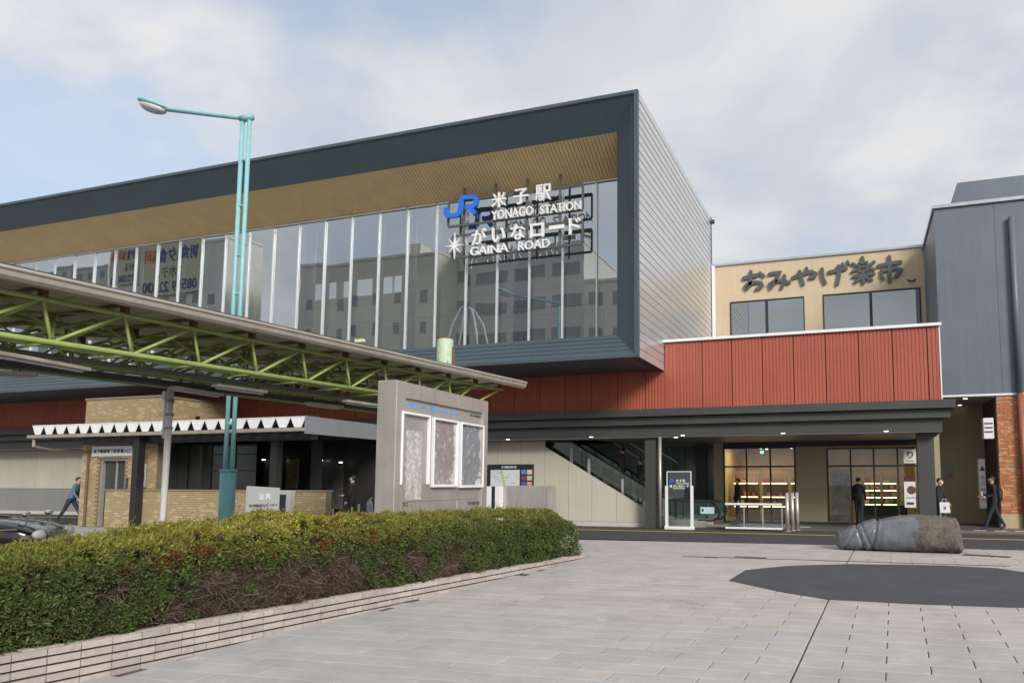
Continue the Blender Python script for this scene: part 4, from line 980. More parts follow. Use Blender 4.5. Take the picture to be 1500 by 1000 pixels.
# ================================================================ STONE
rk = None
NX, NA = 170, 56
x0_, x1_ = og(1225, 800).x, og(1406, 808).x; YRK = 18.35
top_px = [(1225, 783), (1227, 779), (1233, 776.5), (1245, 771), (1262, 764), (1280, 760), (1285, 759.5), (1290, 760.5), (1300, 757.5), (1320, 754.5), (1345, 753), (1365, 754.5), (1385, 757), (1396, 759), (1400, 766), (1404, 788), (1406, 800)]
tx = [oy(*p, YRK).x for p in top_px]; tz = [oy(*p, YRK).z for p in top_px]
hw = np.interp(np.linspace(0, 1, NX), [0, .04, .12, .4, .75, .95, 1], [.10, .26, .38, .55, .60, .56, .42])
vs = []; fs = []
for i in range(NX):
    x = x0_+(x1_-x0_)*i/(NX-1); h = float(np.interp(x, tx, tz)); zb = .10*max(0, 1-i/10)+.0; e = 2.6
    for j in range(NA):
        a = 2*math.pi*j/NA; c_, s_ = math.cos(a), math.sin(a)
        yy_ = hw[i]*math.copysign(abs(c_)**(2/e), c_); zz_ = (h-zb)/2+zb+(h-zb)/2*math.copysign(abs(s_)**(2/e), s_)
        vs.append((x+.06*s_*(i > 145), YRK+yy_+.02*s_, zz_))
V_ = np.array(vs); u_ = (V_[:, 0]-x0_)/(x1_-x0_)
rough_ = np.clip((u_-.60)*8, 0, 1); nn_ = fbm(V_, 5, 3.2)-.5; nn2 = fbm(V_, 15, 11)-.5
gro = np.zeros(len(V_))
for gx, sl2, dp, wd in ((.33, .12, .030, .012), (.20, -.18, .026, .015), (.25, -.25, .022, .013), (.15, .30, .022, .014), (.29, .35, .016, .012)):
    gro += dp*np.exp(-((u_-gx-sl2*(V_[:, 2]-.4)*.6)/wd)**2)
ctr_ = np.stack([V_[:, 0], np.full(len(V_), YRK), np.full(len(V_), .35)], 1); dr = V_-ctr_; dr[:, 0] = 0; dr /= np.linalg.norm(dr, axis=1)[:, None]+1e-9
V_ = V_+dr*(nn_*(.05+.10*rough_)+nn2*.03*rough_-gro*1.4)[:, None]; V_[:, 2] = np.maximum(V_[:, 2], 0.0)
fs = [(i*NA+j, i*NA+(j+1) % NA, (i+1)*NA+(j+1) % NA, (i+1)*NA+j) for i in range(NX-1) for j in range(NA)]+[tuple(range(NA)), tuple((NX-1)*NA+j for j in range(NA-1, -1, -1))]
fs = [tuple(reversed(f)) for f in fs]
m_rk = bpy.data.materials.new('boulder_stone'); m_rk.use_nodes = True; n_ = m_rk.node_tree.nodes; l_ = m_rk.node_tree.links; b_ = n_['Principled BSDF']
ge = n_.new('ShaderNodeNewGeometry'); sx_ = n_.new('ShaderNodeSeparateXYZ'); l_.new(ge.outputs['Position'], sx_.inputs[0])
nz1 = n_.new('ShaderNodeTexNoise'); nz1.inputs['Scale'].default_value = 2.6; nz1.inputs['Detail'].default_value = 7; l_.new(ge.outputs['Position'], nz1.inputs['Vector'])
ma = n_.new('ShaderNodeMath'); ma.operation = 'MULTIPLY_ADD'; ma.inputs[1].default_value = .9; l_.new(nz1.outputs['Fac'], ma.inputs[0]); l_.new(sx_.outputs[0], ma.inputs[2])
xb_ = og(1338, 800).x
mr_ = n_.new('ShaderNodeMapRange'); mr_.inputs[1].default_value = xb_+.44; mr_.inputs[2].default_value = xb_+.47; l_.new(ma.outputs[0], mr_.inputs[0])
nz2 = n_.new('ShaderNodeTexNoise'); nz2.inputs['Scale'].default_value = 7; nz2.inputs['Detail'].default_value = 9; nz2.inputs['Roughness'].default_value = .7; l_.new(ge.outputs['Position'], nz2.inputs['Vector'])
def ramp_(src, stops):
    r = n_.new('ShaderNodeValToRGB'); l_.new(src, r.inputs[0])
    for k, (p, c) in zip(r.color_ramp.elements, stops): k.position = p; k.color = (*c, 1)
    return r
rg = ramp_(nz2.outputs['Fac'], [(.3, (.105, .113, .125)), (.7, (.165, .175, .19))]); rb = ramp_(nz2.outputs['Fac'], [(.3, (.075, .062, .052)), (.7, (.185, .155, .13))])
mm = n_.new('ShaderNodeMix'); mm.data_type = 'RGBA'; l_.new(mr_.outputs[0], mm.inputs[0]); l_.new(rg.outputs[0], mm.inputs[6]); l_.new(rb.outputs[0], mm.inputs[7]); l_.new(mm.outputs[2], b_.inputs['Base Color'])
rr_ = n_.new('ShaderNodeMapRange'); rr_.inputs[3].default_value = .26; rr_.inputs[4].default_value = .9; l_.new(mr_.outputs[0], rr_.inputs[0]); l_.new(rr_.outputs[0], b_.inputs['Roughness'])
bp_ = n_.new('ShaderNodeBump'); bp_.inputs['Distance'].default_value = .07; l_.new(mr_.outputs[0], bp_.inputs['Strength']); l_.new(nz2.outputs['Fac'], bp_.inputs['Height']); l_.new(bp_.outputs[0], b_.inputs['Normal'])
mb = MB(); mb.add(V_.tolist(), fs)
tag(mb.build('carved_boulder', m_rk, smooth=True), 'large lying boulder, left part polished grey and carved, right part rough brown', 'boulder')

# ================================================================ INFO BOARD (stainless, behind the hedge)
ZIB = 3.2
ia, ib, ic = oz(559, 556, ZIB), oz(582, 556, ZIB), oz(715.5, 588, ZIB)
ibd = thing('info_board', (ib.x, ib.y, 0), 'big stainless notice board with three faded poster frames behind the hedge', 'notice board')
uu = (Vector((ic.x, ic.y, 0))-Vector((ib.x, ib.y, 0))); LW = uu.length; uu.normalize(); vv = Vector((-uu.y, uu.x, 0)); vv = vv if vv.x < 0 else -vv     # vv: away from the readers
ff = -vv
def ibp(s, z, d=0.): p = Vector((ib.x, ib.y, 0))+uu*s+ff*d; return Vector((p.x, p.y, z))
def slab_ib(nm, s0, s1, z0, z1, d0, d1, mt_, par=ibd, bev=0):
    mb = MB().prism([ibp(s0, z0, d0), ibp(s1, z0, d0), ibp(s1, z1, d0), ibp(s0, z1, d0)], ff*(d1-d0)); return mb.build(nm, mt_, par, bevel=bev)
TH_ = .34
slab_ib('cabinet', .03, LW-.03, 0, ZIB-.03, -TH_, -.06, M_steel)
slab_ib('side_frame', 0, .27, 0, ZIB, -TH_-.02, .0, M_steel, bev=.012); slab_ib('side_frame', LW-.24, LW, 0, ZIB, -TH_-.02, .0, M_steel, bev=.012)
slab_ib('top_frame', .272, LW-.242, ZIB-.26, ZIB-.002, -TH_-.018, -.002, M_steel)
slab_ib('base_panel', .272, LW-.242, 0, 1.22, -.059, -.03, M_steel); slab_ib('base_seam', LW*.64, LW*.64+.012, 0, 1.21, -.029, -.026, M_white)
slab_ib('front_sheet', .272, LW-.242, 1.235, ZIB-.27, -.059, -.045, mat('grey_sheet', (.40, .385, .365), .45, .35, var=.10, vscale=2, streak=.06))
# pixel -> board plane
def on_board(px_, py_, d=-.04):
    dr_ = ray(px_, py_); p0_ = Vector((ib.x, ib.y, 0))+ff*d; t_ = (p0_-CAM).dot(ff)/dr_.dot(ff); h_ = CAM+dr_*t_
    return (h_-p0_).dot(uu), h_.z
C7 = lambda x, y: on_board(540+x/4.35, 540+y/4.35)
M_faded = [mat('faded_poster_%d' % i, c, .8, var=.22, vscale=5, bump=.2, stain=((.62, .61, .59), 9, t_, .1, .85)) for i, (c, t_) in enumerate((((.42, .41, .39), .48), ((.27, .225, .225), .55), ((.20, .215, .235), .56)))]
M_peel = mat('peeled_glue', (.52, .51, .48), .85, var=.2, vscale=7)
for i, (x0p, x1p, yt, yb) in enumerate((((200), 382, 268, 738), (402, 562, 308, 755), (578, 724, 338, 758))):
    s0, z1 = C7(x0p, yt); s1, _ = C7(x1p, yt+30); _, z0 = C7(x0p, yb)
    f = MB(); t_ = .042
    fr_ = slab_ib('poster_frame', s0, s0+t_, z0, z1, -.044, .02, M_white, bev=.012); slab_ib('frame_rail', s1-t_, s1, z0, z1, -.044, .02, M_white, fr_, .012)
    slab_ib('frame_rail', s0+t_, s1-t_, z1-t_, z1, -.044, .022, M_white, fr_, .012)
    if i: slab_ib('frame_rail', s0+t_, s1-t_, z0, z0+t_*1.2, -.044, .022, M_white, fr_, .012)
    if i: slab_ib('poster', s0+t_, s1-t_, z0+t_, z1-t_, -.044, -.036, M_faded[i], fr_)
    # peeled edge: irregular pale outline
    rp = random.Random(20+i); mb = MB()
    if i == 0:
        pts = []; xa, xb = s0+.24*(s1-s0), s0+.80*(s1-s0)
        pts = [(xa+rp.uniform(-.03, .03), z0-.25+(z1-z0)*k/26) for k in range(26)]; pts += [(xb+rp.uniform(-.03, .03), z0-.25+(z1-z0)*k/26) for k in range(25, -1, -1)]
        mb.prism([ibp(s_, z_, -.044) for s_, z_ in pts], ff*.004); mb.build('glue_patch', M_faded[0], fr_)
    else:
        for k in range(34):
            zk = z0+t_*1.3+(z1-z0-2.3*t_)*k/34; wk = rp.uniform(.02, .09)*(1+1.6*(k < 5)); 
            side = rp.random() < .75
            a_, b2 = (s1-t_-wk, s1-t_) if side else (s0+t_, s0+t_+wk*.7)
            mb.prism([ibp(a_, zk, -.0355+.0004*k/34), ibp(b2, zk, -.0355+.0004*k/34), ibp(b2, zk+.06, -.0355+.0004*k/34), ibp(a_+rp.uniform(-.02, .02), zk+.06, -.0355+.0004*k/34)], ff*.001)
        mb.build('torn_edge', M_peel, fr_)
def ib_text(txt, a, b, hpx, mt_):
    s0, z0 = C7(*a); s1, _ = C7(*b); _, zt2 = C7(a[0], a[1]-hpx)
    fit_text(txt, ibp(s0, z0, -.0445), uu, UZ, s1-s0, zt2-z0, ff, .006, .01, mt_, ibd, 'lettering')
M_lblue = mat('print_blue', (.16, .38, .72), .5, var=.0); M_prn = mat('print_dark', (.07, .07, .07), .5)
ib_text('観光イベント案内', (266, 245), (438, 278), 36, M_lblue); ib_text('―Event Guide―', (448, 272), (590, 296), 26, M_lblue)
ib_text('米子市観光', (645, 302), (715, 312), 16, M_prn)
s0, z0 = C7(190, 880); fit_text('広告主', ibp(s0, z0, -.0295), uu, UZ, .26, .08, ff, .004, .01, M_prn, ibd, 'lettering')
s0, z0 = C7(628, 868); fit_text('米子市観光協会', ibp(s0, z0, -.0295), uu, UZ, .5, .07, ff, .004, .01, M_prn, ibd, 'lettering')
s0, z0 = C7(264, 935); s1, z1 = C7(420, 918); slab_ib('sticker', s0, s1, z0-.05, z0+.05, -.0295, -.026, M_paper)

# ================================================================ WALKWAY CANOPY WITH GREEN TRUSS
cn = thing('walkway_canopy', (-9.4, 8, 0), 'long walkway canopy on green tubular trusses with metal gutter, left of the info board', 'canopy')
AN = R_(7.5); cdv = Vector((math.sin(AN), math.cos(AN), 0)); cpv = Vector((-math.cos(AN), math.sin(AN), 0))   # along / across (away)
C0 = Vector((-9.63, 6.22, 0)); BAY = .992
def cp(k, off, z): p = C0+cdv*(k*BAY)+cpv*off; return Vector((p.x, p.y, z))
ZBC, ZTC, ZGU = 3.30, 3.83, 3.985
K0, K1 = -6, 10
def rod(a, b, r, nm='brace', mt_=None, n=7): return MB().tube([a, b], r, n).build(nm, mt_ or M_green, cn, smooth=True)
for off in (0., 1.45, 2.9):
    rod(cp(K0, off, ZTC), cp(K1+.08, off, ZTC), .036, 'top_chord', n=8)
    rod(cp(K0, off, ZBC), cp(K1-1.2, off, ZBC), .040, 'bottom_chord', n=8); rod(cp(K1-1.2, off, ZBC), cp(K1, off, ZTC), .026, 'bottom_chord')
    for k in range(K0, K1+1):
        if k < K1-1: rod(cp(k, off, ZTC), cp(k+.13, off, ZBC), .024)
        if k < K1-1: rod(cp(k+.13, off, ZBC), cp(k+1, off, ZTC), .024)
        if off == 0 or k % 2 == 0:
            mb = MB(); c_ = cp(k, off, ZTC); mb.beam(c_+Vector((0, 0, .02)), c_+Vector((0, 0, ZGU-ZTC-.02)), .10, .07); mb.build('bracket', M_rust, cn)
for k in range(K0, K1):
    for a, b in ((0., 1.45), (1.45, 2.9)):
        rod(cp(k+.13, a, ZBC), cp(k+.5, (a+b)/2, ZTC), .018); rod(cp(k+.13, b, ZBC), cp(k+.5, (a+b)/2, ZTC), .018)
        if k < K1-1: rod(cp(k+.13, a, ZBC), cp(k+1.13, b, ZBC), .015)
        rod(cp(k, a, ZTC), cp(k+1, b, ZTC), .018); rod(cp(k, b, ZTC), cp(k+1, a, ZTC), .018)
    rod(cp(k+.13, 0, ZBC), cp(k+.13, 2.9, ZBC), .018, 'cross_tie')
for off in (.72, 2.17):                      # inner lattice planes, diagonals crossing both ways
    rod(cp(K0, off, ZBC+.06), cp(K1-1.4, off, ZBC+.06), .022, 'bottom_chord')
    for k in range(K0, K1-1):
        rod(cp(k, off, ZTC), cp(k+1, off, ZBC+.06), .022); rod(cp(k, off, ZBC+.06), cp(k+1, off, ZTC), .022)
        if off < 1: rod(cp(k+.13, 0, ZBC), cp(k+.5, off, ZTC), .022); rod(cp(k+1, 0, ZTC), cp(k+.5, off, ZBC+.06), .022)
# roof: sheet, purlins, gutter with rounded lip
def strip(nm, o0, o1, z0, z1, mt_, k0=K0, k1=K1+.45, zs=0):
    mb = MB(); mb.prism([cp(k0, o0, z0), cp(k1, o0, z0), cp(k1, o1, z0+zs), cp(k0, o1, z0+zs)], (0, 0, z1-z0)); return mb.build(nm, mt_, cn)
strip('roof_sheet', -.36, 3.4, ZGU+.045, ZGU+.10, M_roofd); 
for k in range(K0, K1+1): strip('soffit_panel', -.30, 3.35, ZGU+.02, ZGU+.042, M_csoff, k-.48, k+.49)
for k in range(K0, K1+1): MB().beam(cp(k, -.25, ZGU-.005), cp(k, 3.3, ZGU-.005), .06, .045).build('purlin', mat('purlin_brown', (.24, .20, .14), .8, var=.2), cn)
mb = MB(); prof = [(-.28, .0), (-.285, -.06), (-.31, -.10), (-.36, -.115), (-.42, -.10), (-.455, -.06), (-.462, .0), (-.468, .04), (-.44, .06), (-.34, .062)]
va = [cp(K0, o, ZGU+z) for o, z in prof]; vb = [cp(K1+.47, o, ZGU+z) for o, z in prof]; n = len(prof)
mb.add(va+vb, [(i, i+1, n+i+1, n+i) for i in range(n-1)]+[tuple(range(n)), tuple(range(2*n-1, n-1, -1))]); mb.build('gutter', M_gutter, cn)
MB().tube([cp(K0, -.468, ZGU+.03), cp(K1+.47, -.468, ZGU+.03)], .024, 8).build('gutter_bead', mat('bead_pale', (.44, .41, .36), .4, .3), cn)
strip('end_flashing', -.36, 3.4, ZGU+.0, ZGU+.104, M_gutter, K1+.45, K1+.48)
# service beam, white post, mast
MB().beam(cp(K0, 1.9, 3.22), cp(K1-1.5, 1.9, 3.22), .09, .10).build('service_beam', mat('grey_beam', (.10, .10, .09), .6), cn)
MB().beam(cp(K0, .9, 3.26), cp(K1-1.5, .9, 3.26), .05, .07).build('service_beam', mat('grey_beam', (.10, .10, .09), .6), cn)
wp = oz(250.5, 569, 3.25); MB().tube([(wp.x-.03, wp.y, -.02), (wp.x, wp.y, 3.27)], .055, 12).build('post', mat('post_white', (.86, .86, .86), .4, var=.04), cn, smooth=True)
for z in (3.0, 2.75, 2.5): MB().tube([(wp.x, wp.y, z), (wp.x, wp.y, z+.05)], .068, 12).build('clamp', M_gutter, cn)
MB().tube([(wp.x-.085, wp.y-.02, 2.35), (wp.x-.085, wp.y-.02, 3.2)], .03, 8).build('conduit', M_white, cn); bx('junction_box', (wp.x-.14, wp.y-.06, 3.05), (wp.x-.07, wp.y+.06, 3.2), M_white, cn)
my = 15.96; mxp = oy(651.5, 530, my); mzt = oy(651.5, 497, my).z
MB().tube([(mxp.x, my, 0), (mxp.x, my, mzt)], .205, 20).build('mast', M_pale, cn, smooth=False); MB().tube([(mxp.x, my, mzt), (mxp.x, my, mzt+.03)], .215, 20).build('mast_cap', M_rust, cn)
MB().tube([(mxp.x+.25, my, 2.6), (mxp.x+.25, my, mzt-.2)], .03, 8).build('mast_pipe', M_rust, cn)
# fluorescent fittings under the canopy (unlit)
M_tube_ = mat('lamp_fitting', (.62, .58, .48), .5, var=.08)
fl_spots = [((-60, 507), (127, 541), 3.12, 'nearest and largest fluorescent batten under the canopy at the left edge'), ((-120, 540), (54, 548), 3.1, 'far fluorescent batten low under the canopy at the left edge'), ((253, 567), (323, 578), 3.13, 'fluorescent batten just right of the white canopy post'), ((314, 564), (388, 574), 3.16, 'fluorescent batten crossing behind the teal lamp post'), ((449, 590), (500, 596), 3.14, 'fluorescent batten in front of red siding under the canopy, left of pair'), ((505, 587), (555, 594), 3.14, 'fluorescent batten under the canopy nearest the info board')]
for a, b, z, lb in fl_spots:
    A, B = oz(*a, z), oz(*b, z)
    if a[0] < 0: d_ = (B-A).normalized(); A = B-d_*min((B-A).length, 2.4)
    t = thing('fluorescent_light', (A.x, A.y, z), lb, 'light', 'fluorescent battens under the canopy')
    MB().beam(A, B, .16, .05).build('housing', M_tube_, t, bevel=.01)
    MB().tube([A+(B-A)*.04+Vector((0, 0, -.04)), B-(B-A)*.04+Vector((0, 0, -.04))], .018, 8).build('tube', M_lens, t)
    for s_ in (.15, .85): MB().tube([A+(B-A)*s_+Vector((0, 0, .02)), A+(B-A)*s_+Vector((0, 0, ZBC-z-.01))], .012, 6).build('hanger', M_charc, t)

# ================================================================ TEAL STREET LAMP
LY = 13.6
lmp = thing('street_lamp', (oy(333, 760, LY).x, LY, 0), 'tall teal twin-tube street lamp with long arm and oval head', 'street lamp')
bxp = oy(334.5, 690, LY); tp = oy(361, 172, LY); x_b = bxp.x; lx_ = tp.x
MB().tube([(x_b, LY, -.02), (x_b, LY, bxp.z)], .175, 18).build('base_sleeve', M_tealb, lmp, smooth=True); MB().tube([(x_b, LY, bxp.z), (x_b, LY, bxp.z+.05)], .19, 18).build('sleeve_collar', M_tealb, lmp)
for s_ in (-1, 1):
    MB().tube([(x_b+s_*.105, LY, bxp.z-.05), (lx_+s_*.11, LY, tp.z)], .052, 12).build('tube', M_teal, lmp, smooth=True)
for py_ in (236, 302, 374, 430, 478, 620):
    z_ = oy(350, py_, LY).z; f_ = (z_-bxp.z)/(tp.z-bxp.z); xc = x_b+(lx_-x_b)*f_
    MB().tube([(xc-.08, LY, z_), (xc+.08, LY, z_)], .035, 8).build('tie', M_teal, lmp)
mb = MB(); mb.tube([(lx_-.17, LY, tp.z-.02), (lx_+.17, LY, tp.z-.02)], .09, 12); mb.build('top_joint', M_teal, lmp, smooth=True)
he = oy(243, 161, LY); h0 = oy(207, 152, LY)
MB().tube([(lx_-.1, LY, tp.z+.0), (he.x, LY, he.z)], .062, 10, r1=.045).build('arm', M_teal, lmp, smooth=True)
# head: flattened egg shell and lens
cxh = (h0.x+he.x)/2-.02; czh = (h0.z+he.z)/2+.04; sl_h = (he.z-h0.z)/(he.x-h0.x)
def head(nm, zr, zo, k, mt_):
    mb = MB().sphere((0, 0, 0), (.48*k, .27*k, zr), 20, 12)
    mb.v = [(x+cxh, y+LY, z*(1-.35*x) + zo+czh+sl_h*x*1.0) for x, y, z in mb.v]; return mb.build(nm, mt_, lmp, smooth=True)
head('lamp_head', .115, .04, 1., M_teal); head('lens', .17, -.045, .88, M_lens)

# ================================================================ UNDERGROUND PARKING ENTRANCE
pk = thing('parking_entrance', (-22, 18.4, 0), 'tan brick parking entrance with zigzag metal roof left of the info board', 'building')
def brick_face(nm, org, ux, W, H, nv, par, bl=.215, bh=.075, seed=1, skip=None):
    org, ux, nv = Vector(org), Vector(ux), Vector(nv); rr = random.Random(seed); A, B = MB(), MB()
    z = 0; row = 0
    while z < H-.01:
        h = min(bh, H-z); x = -(row % 2)*bl*.5
        while x < W:
            x0, x1 = max(0, x)+.004, min(W, x+bl)-.004
            if x1-x0 > .01 and not (skip and skip(x0, x1, z)):
                d = .012+rr.uniform(0, .006); P = [org+ux*x0+Vector((0, 0, z+.005)), org+ux*x1+Vector((0, 0, z+.005)), org+ux*x1+Vector((0, 0, z+h-.005)), org+ux*x0+Vector((0, 0, z+h-.005))]
                (B if rr.random() < .22 else A).prism(P, nv*d)
            x += bl
        z += bh; row += 1
    tag(A.build(nm, M_brick, par), kind='stuff'); tag(B.build('pale_'+nm, M_brick2, par), kind='stuff')
LWY = 18.4
a, b = oy(155.5, 716, LWY), oy(478, 718, LWY); zlw = a.z
bx('low_wall', (a.x+.02, LWY, 0), (b.x, LWY+.25, zlw-.05), M_mortar, pk); brick_face('low_wall_bricks', (a.x, LWY-.001, .0), (1, 0, 0), b.x-a.x, zlw-.05, (0, -1, 0), pk)
bx('wall_cap', (a.x-.02, LWY-.04, zlw-.05), (b.x+.02, LWY+.28, zlw), mat('cap_brown', (.25, .19, .13), .7), pk)
# tall brick part with the door
PY = 18.75
q0, q1, q2, q3 = (oy(px_, 700, PY).x for px_ in (119, 145, 182, 229))
zr = 3.05; dz = oy(160, 672, PY).z
bx('brick_pier', (q0, PY, 0), (q1, PY+1.2, zr), M_mortar, pk); bx('brick_pier', (q2, PY, 0), (q3, PY+.3, zr), M_mortar, pk); bx('lintel', (q1, PY, dz), (q2, PY+.3, zr), M_mortar, pk)
brick_face('wall_bricks', (q0, PY-.001, 0), (1, 0, 0), q3-q0, zr, (0, -1, 0), pk, seed=3, skip=lambda x0, x1, z: z < dz and x1 > q1-q0 and x0 < q2-q0)
brick_face('side_bricks', (q0-.001, PY+1.2, 0), (0, -1, 0), 1.2, zr, (-1, 0, 0), pk, seed=4)
bx('door', (q1+.06, PY+.2, 0), (q2-.06, PY+.25, dz-.06), mat('door_dark', (.05, .055, .055), .25), pk); mb = MB(); mb.box((q1, PY+.05, 0), (q1+.055, PY+.19, dz)); mb.box((q2-.055, PY+.05, 0), (q2, PY+.19, dz)); mb.box((q1+.056, PY+.05, dz-.055), (q2-.056, PY+.19, dz)); mb.build('door_frame', M_steel, pk)
bx('door_stile', ((q1+q2)/2-.03, PY+.17, 0), ((q1+q2)/2+.03, PY+.199, dz-.06), M_steel, pk); bx('intercom', (q2+.12, PY-.04, 1.35), (q2+.22, PY-.016, 1.7), M_charc, pk)
s0, s1 = oy(134.5, 668, PY-.06), oy(193.5, 652.5, PY-.06)
sgn = thing('parking_sign', (s0.x, PY-.06, s0.z), 'white plate with black lettering over the parking entrance door', 'sign')
bx('plate', (s0.x, PY-.06, s0.z), (s1.x, PY-.03, s1.z), M_paper, sgn); fit_text('米子駅前地下駐車場入口', (s0.x+.07, PY-.061, s0.z+.1), UX, UZ, (s1.x-s0.x)-.14, (s1.z-s0.z)-.2, FRN, .008, .022, M_black, sgn, 'lettering')
s0, s1 = oy(203.5, 713, PY-.05), oy(214, 679, PY-.05); sgn = thing('entrance_notice', (s0.x, PY-.05, s0.z), 'narrow white notice sheet on the tan brick beside the black post', 'notice')
bx('sheet', (s0.x, PY-.05, s0.z), (s1.x, PY-.025, s1.z), M_paper, sgn); bx('print_block', (s0.x+.05, PY-.056, s0.z+.2), (s1.x-.05, PY-.0505, s0.z+.5), M_greyp, sgn)
# black posts
for px_, Y in ((197.5, 18.1), (400, 18.6), (460, 20.4)):
    x = oy(px_, 680, Y).x; bx('roof_post', (x-.13, Y, 0), (x+.13, Y+.25, 3.1), M_black, pk)
# zigzag roof
ZY = 18.0; zl, zrr = oy(47.5, 640, ZY).x, oy(448, 620, ZY).x; zg0, zg1, zp = 3.09, 3.22, 3.52
NZ = 21; per = (zrr-zl)/NZ; RD = 5.6
for i in range(NZ):
    x = zl+i*per
    MB().add([(x, ZY, zp), (x+per*.5, ZY, zg1), (x+per, ZY, zp), (x, ZY+RD, zp), (x+per*.5, ZY+RD, zg1), (x+per, ZY+RD, zp)], [(0, 1, 4, 3), (1, 2, 5, 4)]).build('roof_fold', M_charc, pk)
    MB().prism([(x+.004, ZY-.02, zp+.0), (x+per-.004, ZY-.02, zp), (x+per*.73, ZY-.02, zg1), (x+per*.27, ZY-.02, zg1)], (0, .02, 0)).build('valley_plate', M_white, pk)
bx('ridge_strip', (zl, ZY-.03, zp+.002), (zrr, ZY+.03, zp+.03), M_white, pk)
bx('eave_gutter', (zl-.12, ZY-.12, zg0), (zrr, ZY+.02, zg1-.02), M_gutter, pk, bevel=.015)
bx('eave_beam', (zl+2.0, ZY+.35, 2.86), (zrr, ZY+.55, zg0+.05), M_black, pk); bx('ceiling', (zl+.4, ZY+.3, 3.10), (zrr-.02, ZY+RD, 3.13), mat('dark_ceiling', (.05, .05, .05), .6), pk)
MB().tube([(zl+.1, ZY, zg0), (zl+.1, ZY, zg0-.3)], .05, 8).build('gutter_outlet', M_gutter, pk)
dpx = oy(127, 700, PY-.1).x
MB().tube([(zl+.1, ZY, zg0-.28), (zl+.6, ZY+.3, zg0-.4), (dpx, PY-.09, zg0-.45), (dpx, PY-.09, 0)], .045, 8).build('downpipe', mat('brown_metal', (.13, .09, .065), .5), pk)
mb = MB(); mb.box((zrr, ZY-.05, 3.02), (zrr+.05, ZY+7, zp+.03)); mb.build('side_fascia', mat('fascia_metal', (.34, .36, .39), .4, .4, var=.06), pk)
bx('fascia_cap', (zrr-.02, ZY-.03, zp+.03), (zrr+.06, ZY+.55, zp+.05), M_slate, pk)
# dark glazed entrance behind
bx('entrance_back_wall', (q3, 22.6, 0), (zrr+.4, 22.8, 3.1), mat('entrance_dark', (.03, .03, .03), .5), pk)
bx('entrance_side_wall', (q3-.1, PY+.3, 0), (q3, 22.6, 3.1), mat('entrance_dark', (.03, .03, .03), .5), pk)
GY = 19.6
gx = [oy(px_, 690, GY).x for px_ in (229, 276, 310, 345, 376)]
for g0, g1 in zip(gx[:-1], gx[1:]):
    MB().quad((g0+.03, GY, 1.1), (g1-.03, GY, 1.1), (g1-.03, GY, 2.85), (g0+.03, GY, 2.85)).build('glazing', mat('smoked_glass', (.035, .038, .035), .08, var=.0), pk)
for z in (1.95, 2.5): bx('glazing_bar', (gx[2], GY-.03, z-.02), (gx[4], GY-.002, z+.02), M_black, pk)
for px0, px1, py0, py1, cc in ((386, 411, 673, 714, (.13, .13, .11)), (418, 436, 671, 715, (.22, .19, .12)), (468, 502, 672, 745, (.085, .09, .085))):
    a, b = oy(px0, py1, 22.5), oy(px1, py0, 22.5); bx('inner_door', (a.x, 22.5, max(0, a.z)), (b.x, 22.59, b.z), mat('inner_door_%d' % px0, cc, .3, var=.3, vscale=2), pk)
for px_, py_ in ((386, 673), (408, 674), (470, 674), (499, 677)):
    p = oy(px_, py_, 22.3); bx('inner_lamp', (p.x-.06, 22.28, p.z-.02), (p.x+.06, 22.33, p.z+.02), M_lampw, pk)
for px0, px1, py in ((478, 484, 735), (487, 490, 745), (515, 518, 742), (525, 528, 738)):
    a = oy(px0, 760, 19.0); MB().tube([(a.x, 19.0, 0), (a.x, 19.0, oy(px0, py, 19.0).z)], .035, 8).build('stair_rail_post', M_steel, pk)
# brick volume above the roof
BY = 20.4; a, b = oy(127.5, 586, BY), oy(234, 580, BY); zt2 = b.z; b3 = on(331, 600, 0, b.x)
bx('brick_tower', (a.x, BY, 3.0), (b.x, min(24.0, b3.y), zt2-.02), M_mortar, pk)
brick_face('tower_bricks', (a.x, BY-.001, 3.0), (1, 0, 0), b.x-a.x, zt2-3.04, (0, -1, 0), pk, seed=8); brick_face('tower_side_bricks', (b.x+.001, BY, 3.0), (0, 1, 0), min(24.0, b3.y)-BY, zt2-3.04, (1, 0, 0), pk, seed=9)
bx('tower_cap', (a.x-.03, BY-.05, zt2-.03), (b.x+.05, min(24.0, b3.y)+.03, zt2+.04), mat('cap_brown', (.25, .19, .13), .7), pk)
bx('vent', (b.x+.018, oy(321, 612, 22).y, 3.9), (b.x+.04, oy(321, 612, 22).y+.18, 4.15), M_black, pk)
# ticket machine on the low wall, rules board in front
a, b = oy(409, 718, 18.2), oy(426, 757, 18.2); t = thing('ticket_machine', (a.x, 18.2, 0), 'pale box with dark screen on the brick wall right of the rules board', 'machine')
bx('body', (a.x, 18.1, b.z-.5), (b.x, 18.36, a.z), mat('machine_ivory', (.45, .45, .42), .5), t, bevel=.01); bx('screen', (a.x+.04, 18.085, b.z+.12), (b.x-.12, 18.099, a.z-.12), M_navy, t)
RY = 8.35
ra, rb_ = oy(363.5, 711.5, RY), None; rb_ = oy(410, 718, RY+.62)
rbd = thing('rules_board', (ra.x, RY, 0), 'pale grey rules board with black lettering rising above the hedge', 'sign')
ru = Vector((rb_.x-ra.x, rb_.y-ra.y, 0)); RW = ru.length; ru.normalize(); rn = Vector((ru.y, -ru.x, 0))
def rp_(s, z, d=0.): p = Vector((ra.x, ra.y, 0))+ru*s+rn*d; return Vector((p.x, p.y, z))
MB().prism([rp_(0, .55), rp_(RW, .55), rp_(RW, rb_.z+.04), rp_(0, ra.z)], -rn*.03).build('panel', mat('rules_grey', (.44, .455, .46), .5, var=.04), rbd)
